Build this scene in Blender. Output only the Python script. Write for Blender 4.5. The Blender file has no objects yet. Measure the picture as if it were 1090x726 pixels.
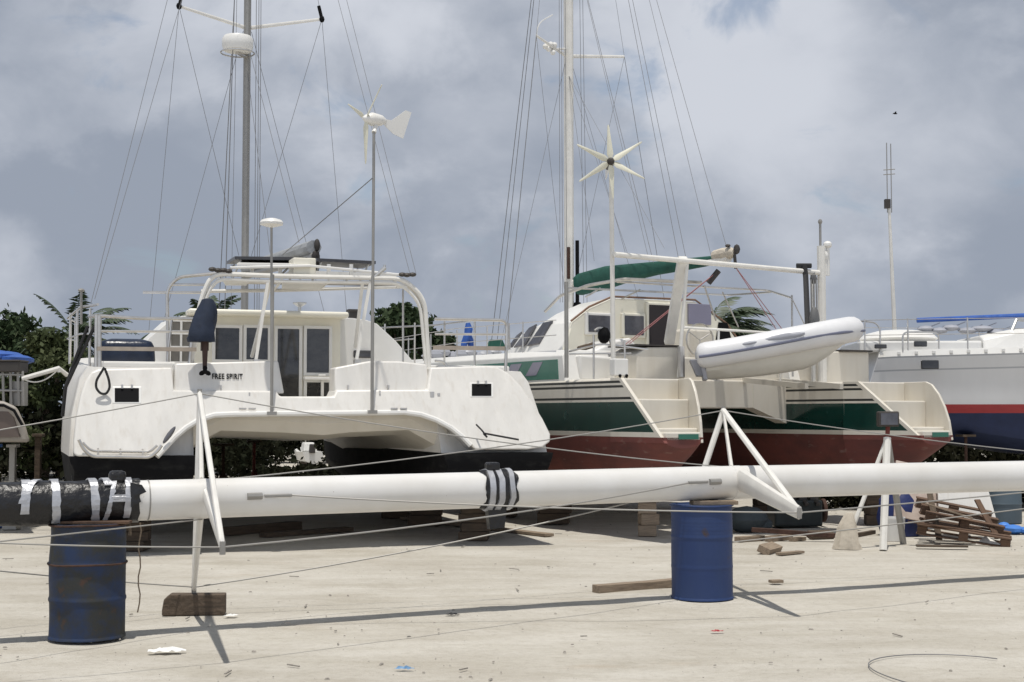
import bpy, math, random
import numpy as np
from mathutils import Vector, Matrix, noise as mnoise

R = math.radians
rnd = random.Random(11)
scene = bpy.context.scene
COL = scene.collection

# ---------------------------------------------------------------- camera
F, CX, CY = 1500.0, 545.0, 363.0
PITCH = math.atan(80 / F)
CAMZ = 1.7
cam = bpy.data.cameras.new("camera")
cam.sensor_width = 36.0
cam.lens = 36.0 * F / 1090.0
cam.clip_end = 3000
cam_o = bpy.data.objects.new("camera", cam)
COL.objects.link(cam_o)
cam_o.location = (0, 0, CAMZ)
cam_o.rotation_euler = (R(90) + PITCH, 0, 0)
scene.camera = cam_o


def ray(px, py):
    a, b = (px - CX) / F, (CY - py) / F
    return Vector((a, math.cos(PITCH) - b * math.sin(PITCH), math.sin(PITCH) + b * math.cos(PITCH)))


def P(px, py, Y):
    """measured point of the photograph at depth Y (metres)"""
    d = ray(px, py)
    return Vector((0, 0, CAMZ)) + d * (Y / d.y)


def G(px, py, z=0.0):
    d = ray(px, py)
    return Vector((0, 0, CAMZ)) + d * ((z - CAMZ) / d.z)


class Frame:
    """local frame of a boat: x to starboard, y forward, z up"""
    def __init__(s, x, y, deg, size=1.0, z=0.0):
        s.m = Matrix.Translation((x, y, z)) @ Matrix.Rotation(R(deg), 4, 'Z') @ Matrix.Scale(size, 4)
        s.i = s.m.inverted()
        s.loc, s.rot, s.size = (x, y, z), R(deg), size

    def at(s, px, py, v=None, u=None, z=None):
        o = s.i @ Vector((0, 0, CAMZ))
        d = s.i.to_3x3() @ ray(px, py)
        k = (v - o.y) / d.y if v is not None else (u - o.x) / d.x if u is not None else (z - o.z) / d.z
        return o + d * k


# ---------------------------------------------------------------- materials
MATS = {}


def mat(name, col, rough=0.5, metal=0.0, var=0.0, vscale=3.0, col2=None, stretch=(1, 1, 1), bump=0.0, bscale=20.0,
        spec=0.5, coat=0.0, lo=0.35, hi=0.7, spots=None):
    m = bpy.data.materials.new(name)
    m.use_nodes = True
    nt = m.node_tree
    b = nt.nodes["Principled BSDF"]
    b.inputs["Base Color"].default_value = (*col, 1)
    b.inputs["Roughness"].default_value = rough
    b.inputs["Metallic"].default_value = metal
    b.inputs["Specular IOR Level"].default_value = spec
    b.inputs["Coat Weight"].default_value = coat
    tc = nt.nodes.new("ShaderNodeTexCoord")
    if col2 is None and var:
        col2 = tuple(c * (1 - var) for c in col)
    last = None
    if col2 is not None:
        mp = nt.nodes.new("ShaderNodeMapping")
        mp.inputs["Scale"].default_value = stretch
        nt.links.new(tc.outputs["Object"], mp.inputs["Vector"])
        n = nt.nodes.new("ShaderNodeTexNoise")
        n.inputs["Scale"].default_value = vscale
        n.inputs["Detail"].default_value = 7
        n.inputs["Roughness"].default_value = 0.62
        nt.links.new(mp.outputs["Vector"], n.inputs["Vector"])
        mr = nt.nodes.new("ShaderNodeMapRange")
        mr.inputs["From Min"].default_value = lo
        mr.inputs["From Max"].default_value = hi
        nt.links.new(n.outputs["Fac"], mr.inputs["Value"])
        mx = nt.nodes.new("ShaderNodeMix")
        mx.data_type = 'RGBA'
        mx.inputs["A"].default_value = (*col, 1)
        mx.inputs["B"].default_value = (*col2, 1)
        nt.links.new(mr.outputs["Result"], mx.inputs["Factor"])
        last = mx.outputs["Result"]
        nt.links.new(last, b.inputs["Base Color"])
    if spots:
        sc, scol, slo, shi = spots[:4]
        n = nt.nodes.new("ShaderNodeTexNoise")
        if len(spots) > 4:
            mp2 = nt.nodes.new("ShaderNodeMapping")
            mp2.inputs["Scale"].default_value = spots[4]
            nt.links.new(tc.outputs["Object"], mp2.inputs["Vector"])
        n.inputs["Scale"].default_value = sc
        n.inputs["Detail"].default_value = 5
        nt.links.new((mp2.outputs["Vector"] if len(spots) > 4 else tc.outputs["Object"]), n.inputs["Vector"])
        mr = nt.nodes.new("ShaderNodeMapRange")
        mr.inputs["From Min"].default_value = slo
        mr.inputs["From Max"].default_value = shi
        nt.links.new(n.outputs["Fac"], mr.inputs["Value"])
        mx = nt.nodes.new("ShaderNodeMix")
        mx.data_type = 'RGBA'
        mx.inputs["A"].default_value = (*col, 1)
        if last:
            nt.links.new(last, mx.inputs["A"])
        mx.inputs["B"].default_value = (*scol, 1)
        nt.links.new(mr.outputs["Result"], mx.inputs["Factor"])
        nt.links.new(mx.outputs["Result"], b.inputs["Base Color"])
    if bump:
        n2 = nt.nodes.new("ShaderNodeTexNoise")
        n2.inputs["Scale"].default_value = bscale
        n2.inputs["Detail"].default_value = 6
        nt.links.new(tc.outputs["Object"], n2.inputs["Vector"])
        bp = nt.nodes.new("ShaderNodeBump")
        bp.inputs["Strength"].default_value = bump
        bp.inputs["Distance"].default_value = 0.02
        nt.links.new(n2.outputs["Fac"], bp.inputs["Height"])
        nt.links.new(bp.outputs["Normal"], b.inputs["Normal"])
    MATS[name] = m
    return m


gel = mat("gelcoat_white", (.735, .715, .675), .36, var=.12, vscale=1.6, stretch=(3, 3, .5), bump=.03, bscale=1.5, spots=(2.6, (.60, .565, .51), .54, .86, (5, 5, .22)))
gelw = mat("gelcoat_bright", (.77, .76, .73), .34, var=.08, vscale=2.0, bump=.02, bscale=2)
cream = mat("gelcoat_cream", (.69, .65, .57), .42, var=.08, vscale=1.5, stretch=(1.5, 1.5, .6), bump=.03, bscale=2, spots=(2.0, (.57, .52, .435), .52, .9, (2, 2, .35)))
creamy = mat("cabin_cream", (.80, .77, .66), .4, var=.08, vscale=2.0)
greyhull = mat("hull_grey_white", (.70, .70, .70), .3, var=.1, vscale=1.0, stretch=(1, 1, .4))
black_af = mat("antifouling_black", (.008, .008, .009), .9, spec=.15, col2=(.024, .024, .023), vscale=3, stretch=(1, 1, 2.5), bump=.2, bscale=9, lo=.5, hi=.75)
red_af = mat("antifouling_red", (.175, .050, .040), .8, col2=(.10, .036, .032), vscale=1.6, stretch=(1, 1, 2), spots=(3.5, (.22, .13, .11), .62, .78, (1, 1, 3)), bump=.2, bscale=8)
blue_af = mat("antifouling_blue", (.018, .03, .085), .75, var=.35, vscale=2, bump=.15, bscale=8)
green_p = mat("green_paint", (.008, .045, .036), .16, var=.3, vscale=2, coat=.3, spots=(1.6, (.05, .12, .105), .6, .72))
green_w = mat("green_panel", (.035, .17, .12), .2, var=.2, vscale=2)
green_c = mat("green_canvas", (.012, .085, .062), .85, var=.35, vscale=5, bump=.5, bscale=7)
dark_stripe = mat("dark_stripe", (.028, .03, .028), .4, var=.2)
red_p = mat("red_stripe", (.38, .03, .035), .4, var=.2)
glass = mat("tinted_glass", (.050, .050, .050), .06, spec=.7, col2=(.018, .018, .02), vscale=2.2, stretch=(1, 1, 1.6), lo=.4, hi=.6)
glass2 = mat("grey_window", (.12, .12, .135), .10, spec=.7, col2=(.06, .06, .07), vscale=2.0, lo=.4, hi=.6)
glass3 = mat("glare_window", (.23, .22, .30), .1, spec=.8, var=.1, vscale=2)  # pale lavender base colour holds the glare on the panes
blackp = mat("black_plastic", (.008, .008, .009), .75, spec=.12, var=.2)
rubber = mat("black_rubber", (.015, .015, .016), .7)
steel = mat("stainless_steel", (.62, .60, .57), .28, metal=.85, var=.2, vscale=6)
alu = mat("grey_aluminium", (.55, .55, .54), .38, metal=.75, var=.15, vscale=4)
alud = mat("dull_aluminium_mast", (.33, .32, .30), .42, metal=.35, var=.15, vscale=4)
wire_m = mat("wire_rope", (.20, .20, .205), .5, metal=.3)
wire_l = mat("wire_rope_pale", (.33, .32, .30), .5, metal=.3)
whitep = mat("white_painted_tube", (.78, .76, .71), .35, var=.12, vscale=5)
spar = mat("spar_white_paint", (.73, .72, .70), .30, var=.10, vscale=1.2, coat=.15, col2=(.64, .62, .58), bump=.02, bscale=3, spots=(24, (.35, .3, .26), .73, .76))
bladem = mat("blade_cream", (.68, .66, .54), .4)
navy = mat("navy_canvas", (.014, .024, .05), .8, var=.35, vscale=6, bump=.6, bscale=8)
navyv = mat("navy_vinyl", (.012, .022, .05), .3, var=.4, vscale=5, bump=.6, bscale=6)
bluet = mat("blue_tarp", (.03, .11, .42), .6, var=.3, vscale=6, bump=.6, bscale=9)
bluel = mat("light_blue_plastic", (.06, .22, .65), .5, var=.2, bump=.3)
blued = mat("drum_blue", (.011, .034, .125), .55, col2=(.018, .042, .125), vscale=4, stretch=(1, 1, .4), bump=.05, spots=(5, (.05, .03, .02), .66, .74))
bluerust = mat("drum_blue_rusty", (.010, .026, .075), .65, col2=(.024, .026, .025), vscale=4.5, lo=.40, hi=.60, bump=.15, bscale=12, spots=(9, (.06, .03, .02), .64, .74))
rust = mat("rust", (.075, .038, .026), .9, var=.5, vscale=10, bump=.4)
tapeb = mat("black_plastic_wrap", (.010, .010, .012), .36, var=.3, vscale=8, bump=.9, bscale=14)
tapes = mat("silver_tape", (.50, .51, .54), .35, metal=.35, var=.3, vscale=8, bump=.3, bscale=20)
wood = mat("weathered_wood", (.30, .235, .17), .9, col2=(.17, .13, .095), vscale=5, stretch=(1, 12, 12), bump=.4, bscale=18)
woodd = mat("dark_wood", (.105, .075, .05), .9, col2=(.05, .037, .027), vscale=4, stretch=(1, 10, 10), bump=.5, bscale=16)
woodr = mat("pallet_wood", (.145, .085, .052), .9, col2=(.07, .043, .03), vscale=4, stretch=(1, 10, 10), bump=.5, bscale=16)
board = mat("pale_board", (.55, .46, .40), .8, col2=(.38, .30, .25), vscale=4, bump=.2)
cloth = mat("pale_cloth", (.58, .52, .43), .9, var=.25, vscale=8, bump=.6, bscale=12)
inflat = mat("inflatable_white", (.72, .72, .73), .4, var=.08, vscale=4)
inflatg = mat("inflatable_grey", (.35, .36, .40), .5, var=.1)
inflatb = mat("dinghy_rub_strake", (.14, .15, .21), .5)
solar = mat("solar_panel_dark", (.05, .05, .055), .35, var=.3)
engine = mat("engine_green", (.018, .026, .026), .5, var=.5, vscale=8)
redline = mat("red_line", (.40, .17, .17), .8)
redpost = mat("stand_red", (.17, .03, .022), .7, var=.4, vscale=6)
paper = mat("white_scrap", (.75, .75, .73), .7)
stone = mat("stone_chip", (.36, .33, .29), .9, var=.4, vscale=30)
leaf1 = mat("leaf_dark", (.022, .042, .017), .75, spec=.25, col2=(.042, .062, .022), vscale=1.1)
leaf2 = mat("leaf_olive", (.038, .055, .018), .75, spec=.25, col2=(.062, .072, .028), vscale=1.0)
leaf3 = mat("leaf_brush", (.010, .013, .007), .95, spec=.05, col2=(.024, .023, .014), vscale=.8)
palmm = mat("palm_leaf", (.032, .056, .026), .55, col2=(.058, .078, .038), vscale=1.5)
bark = mat("bark", (.13, .10, .075), .9, var=.4, vscale=6, bump=.5)
inner = mat("cockpit_interior", (.25, .235, .21), .7, var=.3, vscale=2)
dkbox = mat("dark_brown_plastic", (.05, .043, .038), .6, var=.3)


# ---------------------------------------------------------------- mesh builder
class MB:
    def __init__(s):
        s.v, s.f, s.m = [], [], []

    def add(s, vs, fs, mi=0):
        o = len(s.v)
        s.v += [tuple(x) for x in vs]
        for f in fs:
            s.f.append(tuple(i + o for i in f))
            s.m.append(mi)
        return s

    def box(s, c, d, rz=0.0, M=None, mi=0, taper=1.0):
        x, y, z = d[0] / 2, d[1] / 2, d[2] / 2
        vs = [Vector((sx * x * (taper if sz > 0 else 1), sy * y * (taper if sz > 0 else 1), sz * z))
              for sz in (-1, 1) for sx, sy in ((-1, -1), (1, -1), (1, 1), (-1, 1))]
        if M is None:
            M = Matrix.Rotation(rz, 3, 'Z')
        vs = [Vector(c) + M @ q for q in vs]
        s.add(vs, [(3, 2, 1, 0), (4, 5, 6, 7), (0, 1, 5, 4), (1, 2, 6, 5), (2, 3, 7, 6), (3, 0, 4, 7)], mi)
        return s

    def bar(s, a, b, w, h, mi=0, up=(0, 0, 1)):
        a, b = Vector(a), Vector(b)
        t = (b - a).normalized()
        upv = Vector(up)
        if abs(t.dot(upv)) > .95:
            upv = Vector((0, 1, 0))
        sd = t.cross(upv).normalized()
        up2 = sd.cross(t)
        vs = []
        for p in (a, b):
            for i, j in ((-1, -1), (1, -1), (1, 1), (-1, 1)):
                vs.append(p + sd * (i * w / 2) + up2 * (j * h / 2))
        s.add(vs, [(3, 2, 1, 0), (4, 5, 6, 7), (0, 1, 5, 4), (1, 2, 6, 5), (2, 3, 7, 6), (3, 0, 4, 7)], mi)
        return s

    def tube(s, pts, r, n=8, mi=0, flat=1.0, up=(0, 0, 1), cap=True):
        pts = [Vector(p) for p in pts]
        rs = r if isinstance(r, (list, tuple)) else [r] * len(pts)
        rings, prev = [], None
        for k, p in enumerate(pts):
            t = (pts[min(k + 1, len(pts) - 1)] - pts[max(k - 1, 0)]).normalized()
            if prev is None:
                u0 = Vector(up)
                if abs(t.dot(u0)) > .95:
                    u0 = Vector((0, 1, 0))
            else:
                u0 = prev
            a = (u0 - t * u0.dot(t)).normalized()
            prev = a
            b = t.cross(a)
            rings.append([p + a * (rs[k] * math.cos(2 * math.pi * i / n)) + b * (rs[k] * flat * math.sin(2 * math.pi * i / n)) for i in range(n)])
        s.loft(rings, mi=mi, cap=cap)
        return s

    def loft(s, secs, mi=0, cap=True, closed=True, fm=None):
        n = len(secs[0])
        vs = [p for sec in secs for p in sec]
        o = len(s.v)
        s.v += [tuple(p) for p in vs]
        for k in range(len(secs) - 1):
            for i in range(n if closed else n - 1):
                j = (i + 1) % n
                s.f.append((o + k * n + i, o + k * n + j, o + (k + 1) * n + j, o + (k + 1) * n + i))
                s.m.append(fm(i, k) if fm else mi)
        if cap and closed:
            s.f.append(tuple(o + i for i in reversed(range(n))))
            s.m.append(mi)
            s.f.append(tuple(o + (len(secs) - 1) * n + i for i in range(n)))
            s.m.append(mi)
        return s

    def prism(s, poly, off, mi=0):
        """planar polygon (3-D points) extruded by the vector off"""
        off = Vector(off)
        s.loft([[Vector(p) for p in poly], [Vector(p) + off for p in poly]], mi=mi)
        return s

    def lathe(s, prof, c=(0, 0, 0), n=24, mi=0, axis=None):
        c = Vector(c)
        M = Matrix.Identity(3) if axis is None else Vector((0, 0, 1)).rotation_difference(Vector(axis)).to_matrix()
        rings = [[c + M @ Vector((r * math.cos(2 * math.pi * i / n), r * math.sin(2 * math.pi * i / n), z)) for i in range(n)] for r, z in prof]
        s.loft(rings, mi=mi)
        return s

    def ell(s, c, r, n=12, mi=0, M=None):
        c = Vector(c)
        M = M or Matrix.Identity(3)
        rings = []
        for k in range(n // 2 + 1):
            a = -math.pi / 2 + math.pi * k / (n // 2)
            ca = max(math.cos(a), .02)
            rings.append([c + M @ Vector((r[0] * ca * math.cos(2 * math.pi * i / n), r[1] * ca * math.sin(2 * math.pi * i / n), r[2] * math.sin(a))) for i in range(n)])
        s.loft(rings, mi=mi)
        return s

    def build(s, name, mats, parent=None, world=False, smooth=False, bevel=0.0, seg=2, angle=35):
        if not isinstance(mats, (list, tuple)):
            mats = [mats]
        me = bpy.data.meshes.new(name)
        vs = s.v
        if world and parent is not None:
            w = parent
            M = Matrix.Identity(4)
            chain = []
            while w is not None:
                chain.append(w)
                w = w.parent
            for w in reversed(chain):
                M = M @ w.matrix_basis
            I = M.inverted()
            vs = [tuple(I @ Vector(q)) for q in vs]
        me.from_pydata(vs, [], s.f)
        for m in mats:
            me.materials.append(m)
        me.polygons.foreach_set("material_index", s.m)
        if smooth:
            me.polygons.foreach_set("use_smooth", [True] * len(s.f))
        me.update()
        import bmesh
        bm = bmesh.new()
        bm.from_mesh(me)
        bmesh.ops.recalc_face_normals(bm, faces=bm.faces)
        bm.to_mesh(me)
        bm.free()
        if smooth:
            try:
                me.set_sharp_from_angle(angle=R(angle))
            except Exception:
                pass
        o = bpy.data.objects.new(name, me)
        COL.objects.link(o)
        if parent is not None:
            o.parent = parent
        if bevel:
            b = o.modifiers.new("edge", 'BEVEL')
            b.width = bevel
            b.segments = seg
            b.limit_method = 'ANGLE'
            b.angle_limit = R(30)
            b.harden_normals = False
            if seg > 2:
                me.polygons.foreach_set("use_smooth", [True] * len(me.polygons))
                try:
                    me.set_sharp_from_angle(angle=R(60))
                except Exception:
                    pass
        return o


def thing(name, label, cat, loc=(0, 0, 0), rz=0.0, group=None):
    o = bpy.data.objects.new(name, None)
    o.empty_display_size = .2
    COL.objects.link(o)
    o.location = loc
    o.rotation_euler = (0, 0, rz)
    o["label"], o["category"] = label, cat
    if group:
        o["group"] = group
    return o


def tag(o, label, cat, group=None):
    o["label"], o["category"] = label, cat
    if group:
        o["group"] = group
    return o


def origin_to(o, loc):
    """give a single-mesh thing an origin of its own"""
    o.data.transform(Matrix.Translation(-Vector(loc)))
    o.location = loc
    return o


def arc(pts, r=.15, n=5):
    """round the corners of a polyline"""
    pts = [Vector(p) for p in pts]
    out = [pts[0]]
    for i in range(1, len(pts) - 1):
        a, b, c = pts[i - 1], pts[i], pts[i + 1]
        ra = min(r, (a - b).length * .45, (c - b).length * .45)
        p, q = b + (a - b).normalized() * ra, b + (c - b).normalized() * ra
        for k in range(n + 1):
            t = k / n
            out.append(p * (1 - t) ** 2 + b * 2 * t * (1 - t) + q * t * t)
    out.append(pts[-1])
    return out


def sag(a, b, d, n=10):
    a, b = Vector(a), Vector(b)
    return [a.lerp(b, k / n) - Vector((0, 0, d * 4 * (k / n) * (1 - k / n))) for k in range(n + 1)]


def text(name, s, size, loc, rx, rz, m, parent, bold=.004, spacing=1.0, xs=1.0):
    cu = bpy.data.curves.new(name, 'FONT')
    cu.body = s
    cu.size = size
    cu.extrude = .002
    cu.offset = bold
    cu.space_character = spacing
    to = bpy.data.objects.new(name, cu)
    COL.objects.link(to)
    bpy.context.view_layer.update()
    me = bpy.data.meshes.new_from_object(to.evaluated_get(bpy.context.evaluated_depsgraph_get()))
    bpy.data.objects.remove(to)
    me.materials.clear()
    me.materials.append(m)
    me.transform(Matrix.Diagonal((xs, 1, 1, 1)))
    o = bpy.data.objects.new(name, me)
    COL.objects.link(o)
    o.location = loc
    o.rotation_euler = (rx, 0, rz)
    o.parent = parent
    return o


# ---------------------------------------------------------------- ground
def ground():
    xs = np.concatenate([[-900, -300, -120, -60, -35], np.arange(-22, 22.01, .2), [35, 60, 120, 300, 900]])
    ys = np.concatenate([[-40, -10, 0, 4], np.arange(6, 36.01, .2), [45, 60, 90, 150, 400, 1500]])
    V, nx = [], len(xs)
    for y in ys:
        for x in xs:
            z = 0
            if abs(x) <= 22 and 6 <= y <= 36:
                z = .018 * mnoise.noise((x * .5, y * .5, 1)) + .008 * mnoise.noise((x * 1.9, y * 1.9, 4)) - .01
            V.append((x, y, z))
    Fc = [(j * nx + i, j * nx + i + 1, (j + 1) * nx + i + 1, (j + 1) * nx + i) for j in range(len(ys) - 1) for i in range(nx - 1)]
    mb = MB()
    mb.add(V, Fc)
    m = mat("packed_coral_sand", (.46, .425, .365), .95, bump=0)
    nt = m.node_tree
    b = nt.nodes["Principled BSDF"]
    tc = nt.nodes.new("ShaderNodeTexCoord")

    def nz(scale, det, stretch=(1, 1, 1)):
        mp = nt.nodes.new("ShaderNodeMapping")
        mp.inputs["Scale"].default_value = stretch
        nt.links.new(tc.outputs["Object"], mp.inputs["Vector"])
        n = nt.nodes.new("ShaderNodeTexNoise")
        n.inputs["Scale"].default_value = scale
        n.inputs["Detail"].default_value = det
        n.inputs["Roughness"].default_value = .65
        nt.links.new(mp.outputs["Vector"], n.inputs["Vector"])
        return n.outputs["Fac"]

    def ramp(src, stops):
        r = nt.nodes.new("ShaderNodeValToRGB")
        r.color_ramp.elements[0].position, r.color_ramp.elements[0].color = stops[0][0], (*stops[0][1], 1)
        r.color_ramp.elements[1].position, r.color_ramp.elements[1].color = stops[1][0], (*stops[1][1], 1)
        for p, c in stops[2:]:
            e = r.color_ramp.elements.new(p)
            e.color = (*c, 1)
        nt.links.new(src, r.inputs["Fac"])
        return r.outputs["Color"]

    def mul(a, c, f=1.0):
        x = nt.nodes.new("ShaderNodeMix")
        x.data_type, x.blend_type = 'RGBA', 'MULTIPLY'
        x.inputs["Factor"].default_value = f
        nt.links.new(a, x.inputs["A"])
        nt.links.new(c, x.inputs["B"])
        return x.outputs["Result"]

    c = ramp(nz(.35, 8), [(.3, (.50, .47, .415)), (.72, (.60, .572, .515))])
    c = mul(c, ramp(nz(1.4, 8, (.6, 2.2, 1)), [(.33, (.87, .86, .83)), (.6, (1, 1, 1))]))
    c = mul(c, ramp(nz(14, 6), [(.30, (.88, .87, .85)), (.5, (1, 1, 1)), (.75, (1.04, 1.04, 1.03))]))
    c = mul(c, ramp(nz(45, 3), [(.25, (.6, .57, .53)), (.33, (1, 1, 1))]))
    # reddish stain and soil patches
    c = mul(c, ramp(nz(.55, 6, (1, 1.6, 1)), [(.36, (.86, .845, .82)), (.56, (1, 1, 1))]))
    c = mul(c, ramp(nz(.8, 5, (.5, 1, 1)), [(.62, (1, 1, 1)), (.78, (.93, .86, .80))]))
    nt.links.new(c, b.inputs["Base Color"])
    bp = nt.nodes.new("ShaderNodeBump")
    bp.inputs["Strength"].default_value = .7
    bp.inputs["Distance"].default_value = .03
    ad = nt.nodes.new("ShaderNodeMath")
    nt.links.new(nz(6, 9), ad.inputs[0])
    nt.links.new(nz(38, 4), ad.inputs[1])
    nt.links.new(ad.outputs[0], bp.inputs["Height"])
    nt.links.new(bp.outputs["Normal"], b.inputs["Normal"])
    o = mb.build("ground", m, smooth=True)
    o["kind"] = "structure"


ground()

# scattered stone chips and twigs
mb = MB()
for k in range(1100):
    y = 7.5 + 22 * rnd.random() ** 1.5
    x = (rnd.random() * 2 - 1) * (y * .40 + .5)
    s = .005 + .013 * rnd.random() ** 4
    M = Matrix.Rotation(rnd.random() * 6, 3, 'Z')
    mb.box((x, y, s * .15), (s * (1 + rnd.random() * 1.6), s, s * .6), M=M, taper=.6)
for k in range(34):
    y = 8 + 14 * rnd.random()
    x = (rnd.random() * 2 - 1) * y * .38
    a = rnd.random() * 6.3
    l = .05 + .13 * rnd.random()
    mb.bar((x, y, .008), (x + l * math.cos(a), y + l * math.sin(a), .012), .012, .008)
o = mb.build("gravel", stone)
o["kind"] = "stuff"
o["label"] = "small stone chips and twigs scattered over pale sand"


# ---------------------------------------------------------------- vegetation
def leaves_mesh(name, clumps, m, parent, leaf=.12, seed=1, asp=.45):
    """clumps: (centre, (rx,ry,rz), n leaves)"""
    g = np.random.default_rng(seed)
    V, n_tot = [], 0
    for c, r, n in clumps:
        d = g.normal(size=(n, 3))
        d /= np.linalg.norm(d, axis=1)[:, None] + 1e-9
        rad = g.random(n)[:, None] ** .45
        p = np.array(c) + d * rad * np.array(r) * (1 + .25 * g.normal(size=(n, 1)))
        a = g.normal(size=(n, 3)); a /= np.linalg.norm(a, axis=1)[:, None]
        b = g.normal(size=(n, 3)); b -= a * (a * b).sum(1)[:, None]; b /= np.linalg.norm(b, axis=1)[:, None]
        s = leaf * (.6 + .8 * g.random((n, 1)))
        q = np.stack([p - a * s, p - b * s * asp, p + a * s, p + b * s * asp], 1)
        V.append(q.reshape(-1, 3)); n_tot += n
    V = np.concatenate(V)
    me = bpy.data.meshes.new(name)
    me.vertices.add(len(V)); me.vertices.foreach_set("co", V.astype(np.float32).ravel())
    me.loops.add(len(V)); me.loops.foreach_set("vertex_index", np.arange(len(V), dtype=np.int32))
    me.polygons.add(n_tot); me.polygons.foreach_set("loop_start", np.arange(0, len(V), 4, dtype=np.int32))
    me.polygons.foreach_set("loop_total", np.full(n_tot, 4, dtype=np.int32))
    me.materials.append(m)
    me.update(); me.validate()
    o = bpy.data.objects.new(name, me)
    COL.objects.link(o)
    if parent:
        o.parent = parent
    return o


def tree(label, x, y, h, w, m, seed, nclump=26, leaf=.14, per=260, name="broadleaf_tree", low=.3, group=None):
    r = random.Random(seed)
    t = thing(name, label, "tree", (x, y, 0), 0, group)
    mb = MB()
    mb.tube([(0, 0, 0), (.1, 0, h * .25), (-.05, .05, h * .5), (.1, 0, h * .8)], [.16, .13, .1, .03], 7)
    cl = []
    for k in range(nclump):
        a, q = r.random() * 6.28, r.random() ** .6
        zz = h * (low + (1 - low) * r.random())
        sh = math.sin(math.pi * min(max((zz / h - low) / (1 - low) * .85 + .12, 0), 1)) ** .7
        c = (math.cos(a) * q * w * sh, math.sin(a) * q * w * sh, zz)
        cr = w * (.16 + .16 * r.random())
        cl.append((c, (cr, cr, cr * .62), per))
        if k % 3 == 0:
            mb.tube([(0, 0, h * .35), (c[0] * .5, c[1] * .5, h * .3 + c[2] * .35), c], [.07, .045, .015], 5)
    mb.build("trunk", bark, t, smooth=True)
    leaves_mesh("crown", cl, m, t, leaf, seed)
    return t


def palm(label, x, y, h, nf, L, seed, wind=(0, 0), name="palm_tree", m=palmm, droop=1.0, w=.05):
    r = random.Random(seed)
    t = thing(name, label, "palm tree", (x, y, 0))
    mb = MB()
    mb.tube([(-.4, 0, 0), (-.2, 0, h * .4), (-.03, 0, h * .75), (0, 0, h)], [.2, .15, .12, .11], 8)
    mb.build("trunk", bark, t, smooth=True)
    cb = MB()
    for k in range(nf):
        a = 6.283 * k / nf + r.random() * .5
        el = R(75) - R(95) * ((k * .618) % 1)
        d = Vector((math.cos(a) * math.cos(el) + wind[0], math.sin(a) * math.cos(el) + wind[1], math.sin(el) + .1)).normalized()
        p = Vector((0, 0, h))
        pts = [p.copy()]
        N = 14
        for i in range(N):
            p = p + d * (L / N)
            d = (d + Vector((wind[0] * .12, wind[1] * .12, -.11 * droop))).normalized()
            pts.append(p.copy())
        cb.tube(pts, [.025 * (1 - .8 * i / N) for i in range(N + 1)], 4)
        for i in range(2, N + 1):
            for sgn in (-1, 1):
                for hh in (0, .5):
                    q = pts[i] if hh == 0 else (pts[i] + pts[i - 1]) * .5
                    dd = (pts[i] - pts[i - 1]).normalized()
                    sd = dd.cross(Vector((0, 0, 1))).normalized() * sgn
                    ll = L * .27 * math.sin(math.pi * (i / N * .82 + .12)) * (.8 + .4 * r.random())
                    e = q + sd * ll * .7 + dd * ll * .6 + Vector((wind[0] * .2, wind[1] * .2, -.45 * ll * (.6 + .6 * r.random())))
                    wv = dd * w * .8
                    mid = q.lerp(e, .5) + Vector((0, 0, .05 * ll))
                    cb.add([q - wv * .4, mid - wv, e, mid + wv, q + wv * .4], [(0, 1, 3, 4), (1, 2, 3)])
    cb.build("crown", m, t)
    return t


tree("low broad dark tree with flat tiers at the left edge", -15.7, 44, 4.7, 2.3, leaf1, 3, 26, .12, 200, low=.4)
tree("olive green bushy tree behind the left catamaran's railing", -12.6, 38, 3.75, 1.9, leaf2, 4, 36, .10, 280, low=.1)
tree("tall thin dark tree poking up at the far left edge", -17.4, 46, 5.1, .9, leaf1, 6, 12, .12, 220, low=.3)
palm("shaggy coconut palm rising behind the left catamaran's stern rail", -12.5, 40.5, 3.75, 20, 1.9, 5, (.15, 0))
palm("small palm showing between the rails, fronds bent right", -10.8, 40, 3.3, 12, 1.3, 8, (.5, 0))
palm("palm seen under the bimini frame of the left catamaran", -9.0, 42, 4.3, 16, 1.5, 12, (.1, 0))
tree("dense dark round tree behind the cabin of the left catamaran", -3.6, 47, 5.15, 1.9, leaf1, 21, 36, .13, 260, low=.25)
tree("dark shrubby tree right of the round tree", -2.55, 48, 4.4, 1.3, leaf1, 22, 24, .13, 230, low=.2)
palm("windblown palm with fronds streaming right behind the green trimmed catamaran", 6.1, 42, 3.95, 30, 2.0, 9, (.62, -.1), droop=1.0, w=.055)

cl = []
for k in range(120):
    x = -20 + 26 * rnd.random()
    y = 36 + 6 * rnd.random()
    hh = (2.0 if x > -9 else 2.6) * (.7 + .4 * rnd.random())
    if abs(x / y - (328 - CX) / F) < .024:
        continue
    cl.append(((x, y, hh * .5), (1.1, .9, hh * .55), 330))
for k in range(26):
    y = 50.5 + 5 * rnd.random()
    x = y * ((328 - CX) / F + .05 * (rnd.random() * 2 - 1))
    cl.append(((x, y, 1.2), (.9, .7, 1.3), 330))
for k in range(14):
    y = 39 + 6 * rnd.random()
    x = y * ((328 - CX) / F + .026 * (rnd.random() * 2 - 1))
    cl.append(((x, y, .04), (.5, .6, .16), 160))
for k in range(70):
    x = 3 + 18 * rnd.random()
    y = 33.5 + 5 * rnd.random()
    cl.append(((x, y, .8), (1.2, .9, 1.0), 300))
o = leaves_mesh("undergrowth", cl, leaf3, None, .11, 77)
o["kind"] = "stuff"
o["label"] = "dark tangled undergrowth growing behind the boats"
cl = []
for k in range(46):
    cl.append(((5.0 + 8.5 * rnd.random(), 25.6 + 2.2 * rnd.random(), .35), (.6, .45, .5), 230))
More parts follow.
